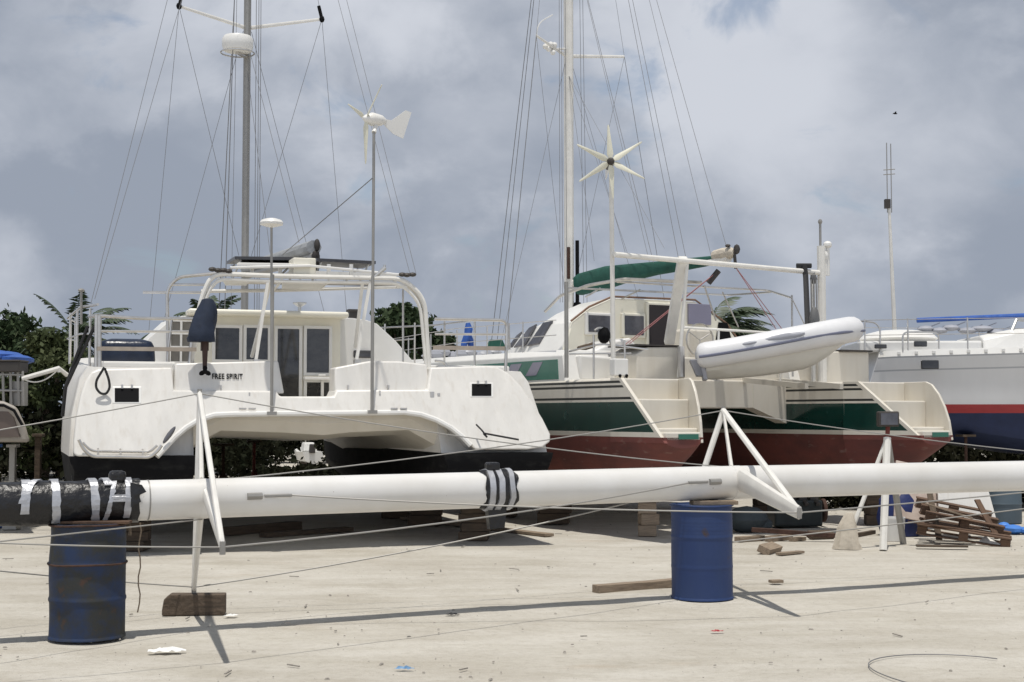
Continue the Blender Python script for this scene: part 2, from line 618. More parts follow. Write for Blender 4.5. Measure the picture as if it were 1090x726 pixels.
o = leaves_mesh("undergrowth", cl, leaf3, None, .08, 79)  # leaf clumps added to keep the space under the yacht dark
o["kind"] = "stuff"
o["label"] = "dark leaf clumps added to darken the space under the right yacht"
g2 = []
for k in range(70):
    g2.append(((-9 + 4.5 * rnd.random(), 24.5 + 6 * rnd.random(), .05), (.4, .4, .12), 120))
o = leaves_mesh("grass", g2, leaf2, None, .05, 78, .2)
o["kind"] = "stuff"
o["label"] = "strip of short grass at the left edge of the yard"

# ================================================================ LEFT CATAMARAN
B1 = Frame(-2.356, 17.818, 18.8, .91, .153)
b1 = thing("catamaran", "white cruising catamaran with FREE SPIRIT lettered on its stern, metal bimini frame over the cockpit", "catamaran",
           B1.loc, B1.rot, "catamarans hauled out in the yard")
b1.scale = (B1.size,) * 3


def interp(x, xs, ys):
    return float(np.interp(x, xs, ys))


def cat_hull(uc, sgn, stations, bfun, zdeck, zwl, zbot, rake=0.0, zs=None, fm=None, camber=.82, tum=1.0, wl=.93, bb=.72, shear=0):
    """one hull of a catamaran, lofted; sgn=+1 outer side to starboard"""
    secs = []
    for v in stations:
        b, zd = bfun(v), zdeck(v)
        rise = 0 if v < 8 else (v - 8) ** 2 * .012
        zb = zbot + rise
        side = [(camber, zd), (1.0 * tum, zd - .16)]
        for z in (zs or []):
            side.append((1.0 if z > zwl + .3 else .985, z))
        side += [(wl, zwl), (bb, (zwl + zb) * .5), (.38, zb + .06)]
        loop = [(du * b, z) for du, z in side] + [(0, zb)] + [(-du * b, z) for du, z in reversed(side)]
        sec = []
        for du, z in loop:
            if du > 0 and shear:
                du *= interp((z - zwl) / (zd - zwl), [0, .43, .85, 1.0], [1.05, 1.0, .86, .90])
            sec.append(Vector((uc + sgn * du, v + (max(0, z - 1.18) * shear if v < 2 else 0) + rake * (z - zwl) * (v / 12.8) ** 3, z)))
        secs.append(sec)
    mb = MB()
    ns = len(secs[0])
    nb = 3 + len(zs or []) - 1           # index of the last topside band
    def f(i, k):
        j = i if i < ns // 2 else ns - 2 - i
        if i == ns - 1:
            return 0
        if fm:
            return fm(j, k)
        return 1 if j >= nb else 0
    mb.loft(secs, fm=f)
    return mb


def bf1(v):
    return interp(v, [0, 3, 7, 9.5, 11.5, 12.4, 12.8], [.80, .85, .78, .58, .3, .12, .03])


def zd1(v):
    return 2.36 + .05 * v


SL = .42
for sg in (-1, 1):
    mb = cat_hull(2.55 * sg, sg, [.3, 1.2, 3, 5, 7, 8.5, 9.5, 10.5, 11.5, 12.2, 12.6, 12.8], bf1, zd1, 1.17, .36, rake=.25, zs=[1.7], wl=.985, bb=.92, shear=SL)
    mb.build("hull", [gel, black_af], b1, smooth=True)
    kb = MB()
    kb.prism([(2.55 * sg - .09, 3.2, .72), (2.55 * sg - .09, 6.8, .72), (2.55 * sg - .09, 6.3, .2), (2.55 * sg - .09, 3.7, .2)], (.18, 0, 0))
    kb.build("keel", black_af, b1, bevel=.05)
    # hull bottom running aft under the transom
    sb = MB()
    secs = []
    for v, s_, zb in ((.03, .985, .80), (.16, .99, .5), (.34, 1, .37)):
        secs.append([Vector((2.55 * sg + du * .845 * s_, v, z)) for du, z in ((-1, 1.168), (1, 1.168), (.985, 1.1), (.92, (1.17 + zb) / 2), (.45, zb + .05), (0, zb), (-.45, zb + .05), (-.92, (1.17 + zb) / 2), (-.985, 1.1))])
    sb.loft(secs)
    sb.build("hull_bottom", black_af, b1, smooth=True)

# transom with the tunnel arch


def T1(u, z, off=0.0):
    return Vector((u, (z - 1.18) * SL + off, z))


def TS(px, py):
    """measured point on the sloping transom plane"""
    z = 1.7
    for _ in range(6):
        q = B1.at(px, py, v=(z - 1.18) * SL)
        z = q.z
    return (q.x, q.z)


archR = [TS(*q) for q in ((410, 439), (430, 438.5), (448, 441), (464, 446.5), (480, 455), (492, 464.5), (501, 474))]
archL = [TS(*q) for q in ((167, 485.5), (176, 476), (186, 465), (198, 455), (212, 446.5), (228, 441.5), (250, 440.5))]
outl = [TS(*q) for q in ((82, 486), (78.5, 483), (78.5, 470), (81, 445), (86, 420), (91, 405), (97, 396), (105, 392.5), (183, 391), (185, 415.5), (294, 416),
        (298, 422), (355, 422), (358, 415), (455, 415), (458, 391), (520, 389.5), (530, 391), (541, 397), (554, 410), (567, 428), (578, 446), (586, 462), (586, 470), (578, 476), (562, 478.5), (506, 478.5))]
outl += archR[::-1] + archL[::-1]
mb = MB()
mb.prism([T1(u, z) for u, z in outl], (0, .55, 0))
mb.build("transom", gel, b1, bevel=.055, seg=4)
# raised lip round the arch
lip = archL + archR
mb = MB()
mb.tube([T1(u, z - .005, -.005) for u, z in lip], .04, 8)
mb.build("arch_lip", gelw, b1, smooth=True)
# bridge deck
mb = MB()
secs = []
for v, zl in ((.50, 1.66), (.64, 1.50), (1.2, 1.42), (4, 1.36), (7.5, 1.34), (8.8, 1.6)):
    w = 1.9
    zt_ = 1.74 if v < 1 else 1.95
    secs.append([Vector(p) for p in ((-w, v, zt_), (w, v, zt_), (w, v, zl - .3), (1.35, v, zl), (.5, v, zl - .03), (.1, v, zl - .07), (-.5, v, zl - .03), (-1.35, v, zl), (-w, v, zl - .3))])
mb.loft(secs)
mb.build("bridge_deck", cream, b1, smooth=True)
mb = MB()
mb.box((0, 10.9, 2.5), (4.3, .2, .25))
mb.build("bow_crossbeam", alu, b1, bevel=.05)
mb = MB()
mb.box((0, 9.85, 2.46), (4.0, 1.9, .02))
mb.build("trampoline", blackp, b1)  # hidden from the camera; solid sheet added to shade the ground below
# decks between transom and cabin
mb = MB()
for sg in (-1, 1):
    mb.box((2.5 * sg, 4.3, 2.42), (1.15, 6.4, .1))
mb.box((0, 7.6, 2.56), (4.4, 2.6, .1))
mb.build("side_deck", gelw, b1, bevel=.03)
# cockpit coamings with the name board
c0 = B1.at(184, 386, v=.6); c1 = B1.at(296, 384, v=.6)
c2 = B1.at(356, 384, v=.6); c3 = B1.at(456, 385, v=.6)
mb = MB()
mb.prism([(c0.x, .47, 2.02), (c1.x + .07, .47, 2.02), (c1.x, .58, c1.z), (c0.x + .03, .58, c0.z - .01)], (0, .4, 0))
coam = mb.build("name_board", gel, b1, bevel=.025, seg=3)
mb = MB()
mb.prism([(c2.x - .02, .47, 2.02), (c3.x, .47, 2.02), (c3.x - .03, .58, c3.z - .04), (1.2, .58, c3.z), (c2.x + .5, .58, c2.z), (c2.x, .57, c2.z - .1)], (0, .4, 0))
mb.build("coaming", gel, b1, bevel=.025, seg=3)
tl = B1.at(225.5, 403.2, v=.52)
text("lettering", "FREE SPIRIT", .108, (tl.x, .47 + (tl.z - 2.02) * .24 - .004, tl.z), R(76.5), 0, blackp, b1, .0022, 1.06, .74)
# little deck fittings
mb = MB()
for px, py in ((235, 412), (264, 420), (370, 412), (413, 412), (402, 418)):
    q = B1.at(px, py, v=.48)
    mb.box((q.x, .46 if py < 415 else .36, q.z), (.02, .05, .055))
for px in (258, 268, 419, 429):
    q = B1.at(px, 435, v=.25)
    mb.tube([(q.x - .05, .22, q.z), (q.x + .05, .22, q.z)], .014, 6)
q = B1.at(459.5, 420, v=.36)
mb.box((q.x, .36, q.z), (.06, .06, .085)); mb.box((q.x + .1, .36, q.z), (.04, .05, .04))
mb.build("deck_fittings", steel, b1)
# stern hatches
for x0, y0, x1, y1 in ((122, 413, 148, 428), (502, 408.5, 523, 421.5)):
    zt = (B1.at(x0, y0, v=.55).z)
    def hp(px, py, off):
        z = zt
        for _ in range(3):
            q = B1.at(px, py, v=(z - 1.18) * SL); z = q.z
        return Vector((q.x, (z - 1.18) * SL + off, z))
    a, b_, c, d = hp(x0, y0, -.012), hp(x1, y0, -.012), hp(x1, y1, -.012), hp(x0, y1, -.012)
    mb = MB()
    ctr = (a + b_ + c + d) / 4
    mb.prism([ctr + (q - ctr) * 1.22 + Vector((0, .006, 0)) for q in (a, b_, c, d)], (0, .03, 0))
    fr = mb.build("hatch_frame", gelw, b1, bevel=.012)
    mb = MB(); mb.prism([a, b_, c, d], (0, .03, 0))
    mb.build("hatch_pane", blackp, fr, bevel=.008)
    mb = MB()
    for t in (.3, .7):
        q = a.lerp(b_, t) + Vector((0, -.01, .02)); mb.box(q, (.03, .03, .05))
    mb.build("hinge", steel, fr)
# folded ladder at the port stern
mb = MB()
lp = [B1.at(px, py, v=-.12) for px, py in ((84, 468), (88, 477), (97, 486), (160, 487), (168, 480), (172, 474))]
mb.tube(arc(lp, .1), .022, 8)
lp2 = [q + Vector((0, .1, .07)) for q in lp[1:-1]]
mb.tube(arc(lp2, .1), .018, 8)
for k in (.12, .5, .88):
    a = lp[2].lerp(lp[3], k); mb.tube([a, a + Vector((0, .14, .1))], .014, 6)
mb.build("boarding_ladder", steel, b1, smooth=True)
mb = MB()
q = B1.at(180, 463, v=.0)
mb.ell(q + Vector((0, -.02, 0)), (.035, .03, .14), M=Matrix.Rotation(R(35), 3, 'Y'))
mb.build("stern_light", glass2, b1, smooth=True)
# mooring line cleat rope at starboard inner corner
q = B1.at(518, 466, v=0)
mb = MB(); mb.tube(arc([B1.at(507, 452, v=.05), B1.at(513, 458, v=-.05), B1.at(519, 466, v=-.06), B1.at(514, 461, v=-.07), B1.at(552, 468, v=-.03)], .03), .014, 6)
mb.build("stern_rope", rubber, b1, smooth=True)

# cabin
VC = 4.2
zr = 3.40
cab_secs = []
for v, wb, wt, zt in ((VC, 2.46, 1.62, 3.34), (5.6, 2.46, 1.66, 3.38), (7.0, 2.2, 1.4, 3.25), (8.2, 1.5, .9, 2.9), (8.7, 1.1, .7, 2.66)):
    zb = 2.5
    h = zt - zb
    s_ = [(wb, zb), (wb - .06, zb + h * .12), (wt + .52 * (wb - wt), zb + h * .58), (wt + .10, zb + h * .93), (wt - .08, zt), (.8 * wt, zt + .03)]
    cab_secs.append([Vector((u, v, z)) for u, z in s_] + [Vector((-u, v, z)) for u, z in reversed(s_)])
mb = MB()
mb.loft(cab_secs)
mb.build("cabin", gelw, b1, bevel=.05, seg=3)
# aft bulkhead, framed glazing
bl, br = B1.at(207, 340, v=VC - .1).x, B1.at(362, 340, v=VC - .1).x
mb = MB()
def ip(px, py, v=VC - .12):
    return B1.at(px, py, v=v)
zbh = ip(300, 333).z
mb.box(((bl + br) / 2, VC - .06, (1.72 + zbh) / 2), (br - bl, .16, zbh - 1.72))
mb.build("aft_bulkhead", creamy, b1, bevel=.015)
mb = MB()
mb.box(((bl + br) / 2 - .02, VC - .16, zbh - .03), (br - bl + .22, .5, .10))
mb.build("roof_overhang", creamy, b1, bevel=.04, seg=3)
def pane(x0, y0, x1, y1, name, fw=.05, gm=glass, parent=b1):
    a, c = ip(x0, y0), ip(x1, y1)
    u0, u1, z0, z1 = a.x, c.x, c.z, a.z
    mb = MB()
    v = VC - .155
    for cc, dd in (((u0 - fw / 2, v, (z0 + z1) / 2), (fw, .05, z1 - z0 + 2 * fw)), ((u1 + fw / 2, v, (z0 + z1) / 2), (fw, .05, z1 - z0 + 2 * fw)),
                   (((u0 + u1) / 2, v, z1 + fw / 2), (u1 - u0, .05, fw)), (((u0 + u1) / 2, v, z0 - fw / 2), (u1 - u0, .05, fw))):
        mb.box(cc, dd)
    fr = mb.build(name, gelw, parent)
    mb = MB(); mb.box(((u0 + u1) / 2, VC - .145, (z0 + z1) / 2), (u1 - u0 - .002, .02, z1 - z0 - .002))
    mb.build("pane", gm, fr)
    return fr
pane(229, 349, 254, 383, "window"); pane(262, 349, 284.5, 383, "window")
d_ = pane(295, 350, 317.5, 424, "door"); d2 = pane(326, 350, 349.5, 397, "door", gm=glass)
pane(326, 407, 349.5, 424, "door_panel")
mb = MB()
a = ip(336, 403); mb.box((a.x, VC - .3, a.z), (.46, .12, .05)); mb.box((a.x + .07, VC - .3, a.z + .05), (.12, .1, .03))
mb.box((ip(342, 414).x, VC - .2, ip(342, 414).z), (.05, .05, .3))
mb.build("cockpit_table", gelw, b1, bevel=.01)
mb = MB()
a = B1.at(388, 377, v=VC - .02); mb.box((a.x - .03, VC - .01, a.z), (.32, .05, .13))
mb.build("cabin_side_window", glass, b1, bevel=.02)
# cockpit seats closing the view into the cockpit
mb = MB()
mb.box((0, 2.6, 1.82), (3.8, 3.3, .06))
mb.build("cockpit_sole", gel, b1)
mb = MB()
q0, q1 = B1.at(181, 338, v=VC - .05), B1.at(204, 393, v=VC - .05)
mb.box(((q0.x + q1.x) / 2, VC - .02, (q0.z + q1.z) / 2), (q1.x - q0.x, .06, q0.z - q1.z))
rc = mb.build("side_recess", inner, b1)
mb = MB()
for t in (.12, .42, .7, .95):
    z = q1.z + (q0.z - q1.z) * t
    mb.box(((q0.x + q1.x) / 2, VC - .07, z), (q1.x - q0.x + .04, .03, .045))
for t in (0, .5, 1):
    mb.box((q0.x + (q1.x - q0.x) * t, VC - .075, (q0.z + q1.z) / 2), (.035, .03, q0.z - q1.z))
mb.build("lattice", gelw, rc)
# vents and roof gear
mb = MB()
for px, py in ((395, 345), (406, 347)):
    q = B1.at(px, py, v=6.0)
mb.lathe([(.1, 0), (.1, .05), (.06, .1), (.01, .11)], (1.05, 5.2, 3.40), 12)
mb.box((1.55, 5.3, 3.45), (.16, .16, .22)); mb.box((1.55, 5.3, 3.58), (.22, .22, .04))
mb.build("roof_vent", dkbox, b1)
mb = MB()
q = B1.at(319, 322, v=5.0)
mb.tube([(q.x, 5.0, 3.35), (q.x, 5.0, q.z)], .03, 8); mb.lathe([(.03, 0), (.12, .06), (.12, .08), (.02, .09)], (q.x, 5.0, q.z - .08), 12)
mb.build("roof_post", alu, b1)

# bimini frame
VA, VF = .95, 2.7
mb = MB()
A = lambda px, py: B1.at(px, py, v=VA)
E = lambda px, py: B1.at(px, py, v=VF)
mb.tube(arc([A(197.5, 414), A(214, 318), A(226, 291), A(300, 294), A(430, 296.5), A(452, 318), A(458, 412)], .25, 6), .035, 8)
mb.tube(arc([A(199, 410), A(217, 322), A(229, 297), A(300, 300), A(426, 301), A(447, 322), A(454, 395)], .25, 6), .025, 8)
mb.build("bimini_aft_arch", whitep, b1, smooth=True)
mb = MB()
mb.tube(arc([E(179, 392), E(178, 308), E(189, 295), E(240, 290)], .3, 6), .026, 8)
mb.tube(arc([E(452, 384), E(452, 325), E(436, 303), E(240, 300)], .3, 6), .03, 8)
mb.tube([E(180, 303), E(224, 303)], .018, 6)
mb.tube([E(152, 311), E(214, 311.5)], .02, 6)
mb.build("bimini_front_hoop", steel, b1, smooth=True)
mb = MB()
for a, b_ in (((233, 297), (222, 310)), ((300, 298), (292, 308)), ((420, 299), (424, 306)), ((350, 299), (340, 308))):
    mb.tube([A(*a), E(*b_)], .024, 6)
mb.tube([E(214, 310), E(300, 309), E(435, 305)], .028, 8)
mb.build("bimini_rail", whitep, b1, smooth=True)
for pts in (((285, 300, VA), (272, 386, VA - .1)), ((290, 292, VA), (268, 380, VA + .9)), ((394, 300, VA), (379, 386, VA - .1)), ((386, 300, VA), (378, 370, VA + .6))):
    mb = MB()
    (ax, ay, av), (bx, by, bv) = pts
    mb.bar(B1.at(ax, ay, v=av), B1.at(bx, by, v=bv), .042, .04)
    mb.build("bimini_strut", whitep, b1)
for px in (273, 380):
    q = B1.at(px, 386, v=VA - .16); mb = MB(); mb.box(q, (.09, .1, .09)); mb.build("strut_foot", steel, b1)
mb = MB()
mb.tube([A(394, 299), A(410, 285)], .03, 8)
mb.tube([A(409, 286), A(409.5, 282)], .02, 6)
mb.build("spar_stub", alu, b1)
# white panels / canvas on the frame underside and the solar panels above
mb = MB()
def slab(mb, c, t):
    mb.prism(c, (0, 0, t))
slab(mb, [A(252, 290) + Vector((0, 0, .1)), A(330, 291) + Vector((0, 0, .1)), E(320, 286) + Vector((0, .2, .12)), E(262, 285) + Vector((0, .2, .12))], .03)
slab(mb, [A(236, 297), A(268, 298), E(262, 304), E(240, 304)], .015)
slab(mb, [A(300, 299), A(352, 300), E(340, 309), E(300, 308)], .015)
mb.build("bimini_canvas", gelw, b1)
for (x0, y0), (x1, y1), dz in (((250, 276), (327, 277), 0), ((337, 278), (400, 281), 0)):
    a, b_ = B1.at(x0, y0, v=1.4), B1.at(x1, y1, v=1.4)
    mb = MB(); mb.prism([a, b_, b_ + Vector((0, .9, .02)), a + Vector((0, .9, .02))], (0, 0, .045))
    sp = mb.build("solar_panel", solar, b1)
    for t in (.1, .9):
        q = a.lerp(b_, t)
        for o0, o1 in (((0, .1, 0), (-.12, .2, -.28)), ((0, .8, 0), (-.2, .8, -.2))):
            mb = MB(); mb.tube([q + Vector(o0), q + Vector(o1)], .016, 6); mb.build("panel_leg", alu, sp)
a, b_ = A(313, 275), A(337, 294)
mb = MB(); mb.box(((a.x + b_.x) / 2, 1.2, (a.z + b_.z) / 2 + .02), (b_.x - a.x, .4, a.z - b_.z))
mb.build("equipment_box", creamy, b1, bevel=.015)
mb = MB()
mb.box((ip(330, 290).x, 1.6, A(330, 287).z), (1.6, .5, .05))
for px in (270, 300, 352, 376):
    q = A(px, 286); mb.box((q.x, 1.1, q.z), (.05, .05, .16))
mb.tube([A(245, 285), A(330, 283), A(430, 293)], .02, 6)
mb.build("bimini_top_rail", gelw, b1)
# sheets bundled at frame corners
for grp in (((226, 289), (232, 290), (238, 290), (243, 291)), ((428, 294.5), (433, 295), (439, 294.5))):
    mb = MB()
    for px, py in grp:
        q = A(px, py); mb.ell(q + Vector((0, -.01, .03)), (.06, .06, .035), 8)
    mb.build("sheet_bundle", dkbox, b1, smooth=True)

# boom with grey sail cover, seen end on
bm_ = [Vector((0, 7.9, 4.40)), B1.at(336, 273, v=1.9)]
mb = MB()
mb.tube([bm_[0], bm_[1]], .07, 10)
mb.build("boom", alud, b1, smooth=True)
mb = MB()
q = B1.at(337.5, 261, v=1.85)
mb.ell(q, (.05, .05, .10), 10); mb.ell(q + Vector((-.03, 0, -.16)), (.05, .05, .08), 8)
mb.tube([q + Vector((0, 0, -.1)), q + Vector((.02, 0, -.3)), q + Vector((-.03, 0, -.47))], .035, 6)
mb.build("boom_end_fitting", dkbox, b1, smooth=True)
mb = MB()
secs = []
for t in np.linspace(0, 1, 12):
    c = bm_[0].lerp(bm_[1] + Vector((0, .15, 0)), t)
    hgt = .20 + .02 * t
    secs.append([c + Vector((.11 * math.cos(a) * (1 + .2 * math.sin(9 * t)), 0, hgt * .5 + hgt * .5 * math.sin(a) + .05)) for a in np.linspace(0, 2 * math.pi, 10, endpoint=False)])
mb.loft(secs)
mb.build("sail_cover", mat("grey_sail_cover", (.33, .345, .36), .8, var=.2, vscale=5, bump=.4), b1, smooth=True)

# mast and rigging
VM = 8.0
mz = 16.5
mb = MB()
mb.tube([(0, VM, 2.55), (0, VM, mz)], .095, 12, flat=.75, up=(0, 1, 0))
mast1 = mb.build("mast", alud, b1, smooth=True)
sp_tip = {}
for sg in (-1, 1):
    tip = Vector((1.36 * sg, VM - .55, 9.42)); sp_tip[sg] = tip
    mb = MB(); mb.tube([(.07 * sg, VM, 9.28), tip], [.04, .028], 8, flat=.6)
    so = mb.build("spreader", whitep, b1, smooth=True)
    mb = MB(); mb.ell(tip, (.055, .055, .07), 8)
    mb.tube([tip, tip + Vector((-.06 * sg, .02, .26))], .035, 6)
    mb.build("spreader_boot", blackp, so, smooth=True)
mb = MB()
rq = B1.at(253, 46, v=VM - .3)
mb.lathe([(.05, -.16), (.27, -.15), (.30, -.06), (.30, .06), (.26, .13), (.1, .17), (.02, .175)], rq, 20)
rd = mb.build("radar_dome", gelw, b1, smooth=True)
mb = MB()
mb.tube([rq + Vector((.32 * math.cos(a), .32 * math.sin(a), -.19)) for a in np.linspace(0, 2 * math.pi, 21)], .014, 6)
mb.tube([rq + Vector((0, 0, -.2)), Vector((0, VM - .05, rq.z - .2))], .03, 6)
mb.build("radar_bracket", steel, rd)
rig = MB()
def wire(mb, a, b, r=.0045, n=4):
    r = min(r, .009)
    mb.tube([a, b], r, n, cap=False)
top = Vector((0, VM, mz))
portq, stbq = B1.at(96, 334, u=-3.15), B1.at(437, 294, v=VA)
wire(rig, top, B1.at(97, 322, v=.8)); wire(rig, top + Vector((.25, 0, -1)), B1.at(101, 318, v=.8))
wire(rig, top, stbq); wire(rig, top + Vector((.5, 0, -1)), B1.at(443, 292, v=VA))
for sg in (-1, 1):
    cp = Vector((2.3 * sg, VM - .9, zd1(7) + .1))
    wire(rig, top, sp_tip[sg]); wire(rig, sp_tip[sg], Vector((1.9 * sg, VM - .9, 2.7)))
    wire(rig, Vector((.08 * sg, VM, 9.2)), Vector((1.75 * sg, VM - .4, 2.7)))
    wire(rig, sp_tip[sg], Vector((.12 * sg, VM, 4.8)))
wire(rig, Vector((-.25, VM - .3, 12)), Vector((-.45, VM - .5, 3.3)), .012)
wire(rig, Vector((-.22, VM - .2, 12)), Vector((-.3, VM - .3, 3.3)))
for du in (.13, .18, .22):
    wire(rig, Vector((du, VM - .15, 15)), Vector((du + .03, VM - .2, 3.5)), .006)
wire(rig, top, Vector((0, 12.4, 2.7)), .012)
wire(rig, bm_[1] + Vector((-.3, 1.2, .15)), B1.at(396, 190, v=.15), .014)
wire(rig, Vector((0, VM, 8.5)), bm_[0].lerp(bm_[1], .4) + Vector((0, 0, .3)), .005)
wire(rig, Vector((0, VM, 9)), bm_[0].lerp(bm_[1], .8) + Vector((0, 0, .3)), .005)
rig.build("rigging", wire_m, b1)

# stern poles: dome antenna and wind turbine
def rotor_blade(hub, axis, d, L, r0=.055, r1=.03, pitch=.35):
    axis, d = Vector(axis).normalized(), Vector(d).normalized()
    ch = (d.cross(axis)).normalized()
    ch = (ch * math.cos(pitch) + axis * math.sin(pitch)).normalized()
    nn = ch.cross(d).normalized()
    secs = []
    for t, w in ((.06, .4), (.2, 1), (.6, .75), (.95, .5), (1, .25)):
        c = hub + d * (L * t)
        ww = r0 + (r1 - r0) * t
        secs.append([c + ch * (ww * w * x) + nn * (.010 * y) for x, y in ((-1, 0), (-.3, 1), (.6, .7), (1, 0), (.3, -.5))])
    mb = MB(); mb.loft(secs)
    return mb

pb = B1.at(289, 441.5, v=.2); pt = B1.at(289, 237, v=.2)
mb = MB(); mb.tube([pb, pt], .017, 8); mb.tube([pb, pb + Vector((0, 0, 1.95))], .022, 8)
mb.box(pb + Vector((0, -.01, .02)), (.13, .1, .05))
po = mb.build("antenna_pole", alud, b1, smooth=True)
mb = MB(); mb.lathe([(.02, -.07), (.1, -.05), (.16, -.03), (.165, 0), (.14, .035), (.06, .06), (.01, .065)], pt, 20)
mb.build("dome_antenna", gelw, po, smooth=True)
pb = B1.at(396, 440, v=.2); pt = B1.at(398, 141, v=.2)
mb = MB(); mb.tube([pb, pt], .021, 8); mb.tube([pb, pb + Vector((0, 0, 1.95))], .025, 8); mb.box(pb + Vector((0, -.01, .02)), (.13, .1, .05))
wt = mb.build("turbine_pole", alud, b1, smooth=True)
hub = B1.at(389.5, 126, v=.24)
ax = (B1.i.to_3x3() @ Vector((-.80, -.58, 0))).normalized()
e2 = Vector((0, 0, 1)).cross(ax).normalized()
if (B1.m.to_3x3() @ e2).x < 0:
    e2 = -e2
bod = hub - ax * .17
mb = MB()
mb.tube([hub + ax * .05, hub, hub - ax * .1, hub - ax * .25, hub - ax * .33], [.02, .06, .1, .08, .03], 12)
mb.tube([bod + Vector((0, 0, -.06)), pt], .035, 8)
mb.build("turbine_body", gelw, wt, smooth=True)
mb = MB()
tq = hub - ax * .3
mb.prism([tq + Vector((0, 0, .03)), tq - ax * .12 + Vector((0, 0, .02)), tq - ax * .36 + Vector((0, 0, .20)), tq - ax * .46 + Vector((0, 0, .18)), tq - ax * .32 + Vector((0, 0, -.22)), tq - ax * .15 + Vector((0, 0, -.17)), tq + Vector((0, 0, -.06))], e2 * .012)
mb.build("tail_fin", gelw, wt)
for ang in (-90, 150, 42):
    d = Vector((0, 0, 1)) * math.sin(R(ang)) + e2 * math.cos(R(ang))
    rotor_blade(hub, ax, d, .66 if ang < 0 else .6).build("blade", bladem, wt, smooth=True)

# stern rails
def Q(px, py, v):
    return B1.at(px, py, v=v)
mb = MB()
VR = .85
for px0, py0, px1, py1 in ((103, 335, 102, 402), (106, 336, 106, 395),):
    mb.tube([Q(px0, py0, VR), Q(px1, py1, VR)], .028, 8)
mb.tube(arc([Q(95, 337, 1.4), Q(103, 336, VR), Q(150, 339, VR), Q(214, 339.5, VR)], .1), .024, 8)
mb.tube([Q(104, 352.5, VR), Q(212, 353, VR)], .018, 8)
mb.tube([Q(205, 352, VR), Q(200, 405, VR)], .024, 8)
mb.tube([Q(183, 340, VR), Q(178, 385, VR)], .018, 8)
# side rails running forward on the port side
for z0, r in ((.82, .02), (.42, .015)):
    mb.tube([Vector((-3.02, VR, 2.42 + z0)), Vector((-3.2, 2.5, 2.5 + z0)), Vector((-3.3, 6, 2.65 + z0 * .9)), Vector((-3.0, 10.5, 2.85 + z0 * .9))], r, 6)
for v in (1.5, 3.2, 5.2, 7.2, 9.2):
    u = interp(v, [.8, 2.5, 6, 10.5], [-3.02, -3.2, -3.3, -3.0])
    mb.tube([(u, v, zd1(v) - .05), (u, v, zd1(v) + .8)], .02, 6)
mb.build("port_pushpit", steel, b1, smooth=True)
mb = MB(); mb.bar(Q(103.5, 371, VR - .02), Q(209, 372, VR - .02), .04, .055)
mb.build("rail_seat", mat("weathered_teak", (.42, .36, .30), .8, var=.25, vscale=6), b1)
mb = MB()
mb.tube(arc([Q(463, 339.5, VR + .2), Q(540, 341, VR), Q(538, 398, VR)], .12), .024, 8)
mb.tube([Q(463, 355.5, VR + .2), Q(540, 356, VR)], .018, 8)
mb.tube([Q(541, 344, VR + .3), Q(542, 372, VR + .3)], .024, 8)
mb.tube(arc([Q(463, 384, VR), Q(474, 385, VR), Q(478.5, 402, VR - .1)], .12), .018, 8)
mb.tube([Q(463, 340, VR + .2), Vector((3.1, 3, 3.3)), Vector((3.25, 6, 3.4)), Vector((3.0, 10.5, 3.6))], .016, 6)
for v in (3, 5.2, 7.2, 9.2):
    u = interp(v, [.8, 3, 6, 10.5], [3.0, 3.1, 3.25, 3.0])
    mb.tube([(u, v, zd1(v) - .05), (u, v, zd1(v) + .8)], .018, 6)
mb.tube([Q(429, 308, 3.2), Q(429, 386, 3.2)], .018, 6)
mb.build("starboard_pushpit", steel, b1, smooth=True)
mb = MB(); mb.bar(Q(461, 370, VR + .05), Q(537, 371, VR - .02), .04, .06)
mb.build("rail_seat", MATS["weathered_teak"], b1)
mb = MB()
mb.tube([Q(86.5, 309, 2.2), Q(86.5, 345, 2.2)], .02, 6); mb.ell(Q(86.5, 309, 2.2), (.05, .05, .03), 8)
mb.build("stern_antenna", alud, b1)

# things carried on the left catamaran
o = MB()
c = B1.m @ Vector((B1.at(134, 380, v=1.7).x, 1.7, B1.at(134, 392, v=1.7).z))
secs = []
for z, s_, w in ((0, .96, .46), (.12, 1.0, .5), (.3, .97, .5), (.36, .9, .46), (.385, .86, .40), (.42, .55, .25)):
    secs.append([Vector((.405 * s_ * math.copysign(abs(math.cos(a)) ** .35, math.cos(a)), w * .5 * math.copysign(abs(math.sin(a)) ** .35, math.sin(a)), z)) for a in np.linspace(.1, 2 * math.pi + .1, 20, endpoint=False)])
o.loft(secs)
ob = o.build("covered_bundle", navyv, smooth=True)
ob.location = c; ob.rotation_euler = (0, 0, B1.rot); ob.scale = (.91,) * 3
tag(ob, "navy blue vinyl covered bundle behind the left stern railing", "covered bundle")

t0 = B1.m @ B1.at(217, 345, v=.36)
om = thing("outboard_motor", "outboard motor under a navy cloth cover hanging from the bimini frame", "outboard motor", t0, B1.rot)
om.scale = (.9,) * 3
mb = MB()
secs = []
for z, w, dx in ((.36, .03, .05), (.345, .07, .05), (.28, .10, .05), (.18, .13, .04), (.05, .155, .01), (-.1, .18, -.02), (-.2, .195, -.04), (-.25, .18, -.04), (-.24, .1, -.02)):
    secs.append([Vector((dx + w * (1 + .16 * math.sin(4 * a + z * 9) + .07 * math.sin(7 * a - z * 14)) * math.cos(a), w * .9 * math.sin(a), z)) for a in np.linspace(0, 2 * math.pi, 18, endpoint=False)])
mb.loft(secs)
mb.build("cover", navy, om, smooth=True)
mb = MB()
mb.tube([(.02, 0, -.22), (.02, 0, -.62)], [.045, .03], 8); mb.box((.02, .05, -.3), (.1, .12, .14))
mb.build("shaft", mat("rusty_leg", (.05, .025, .02), .7, var=.4), om)
mb = MB()
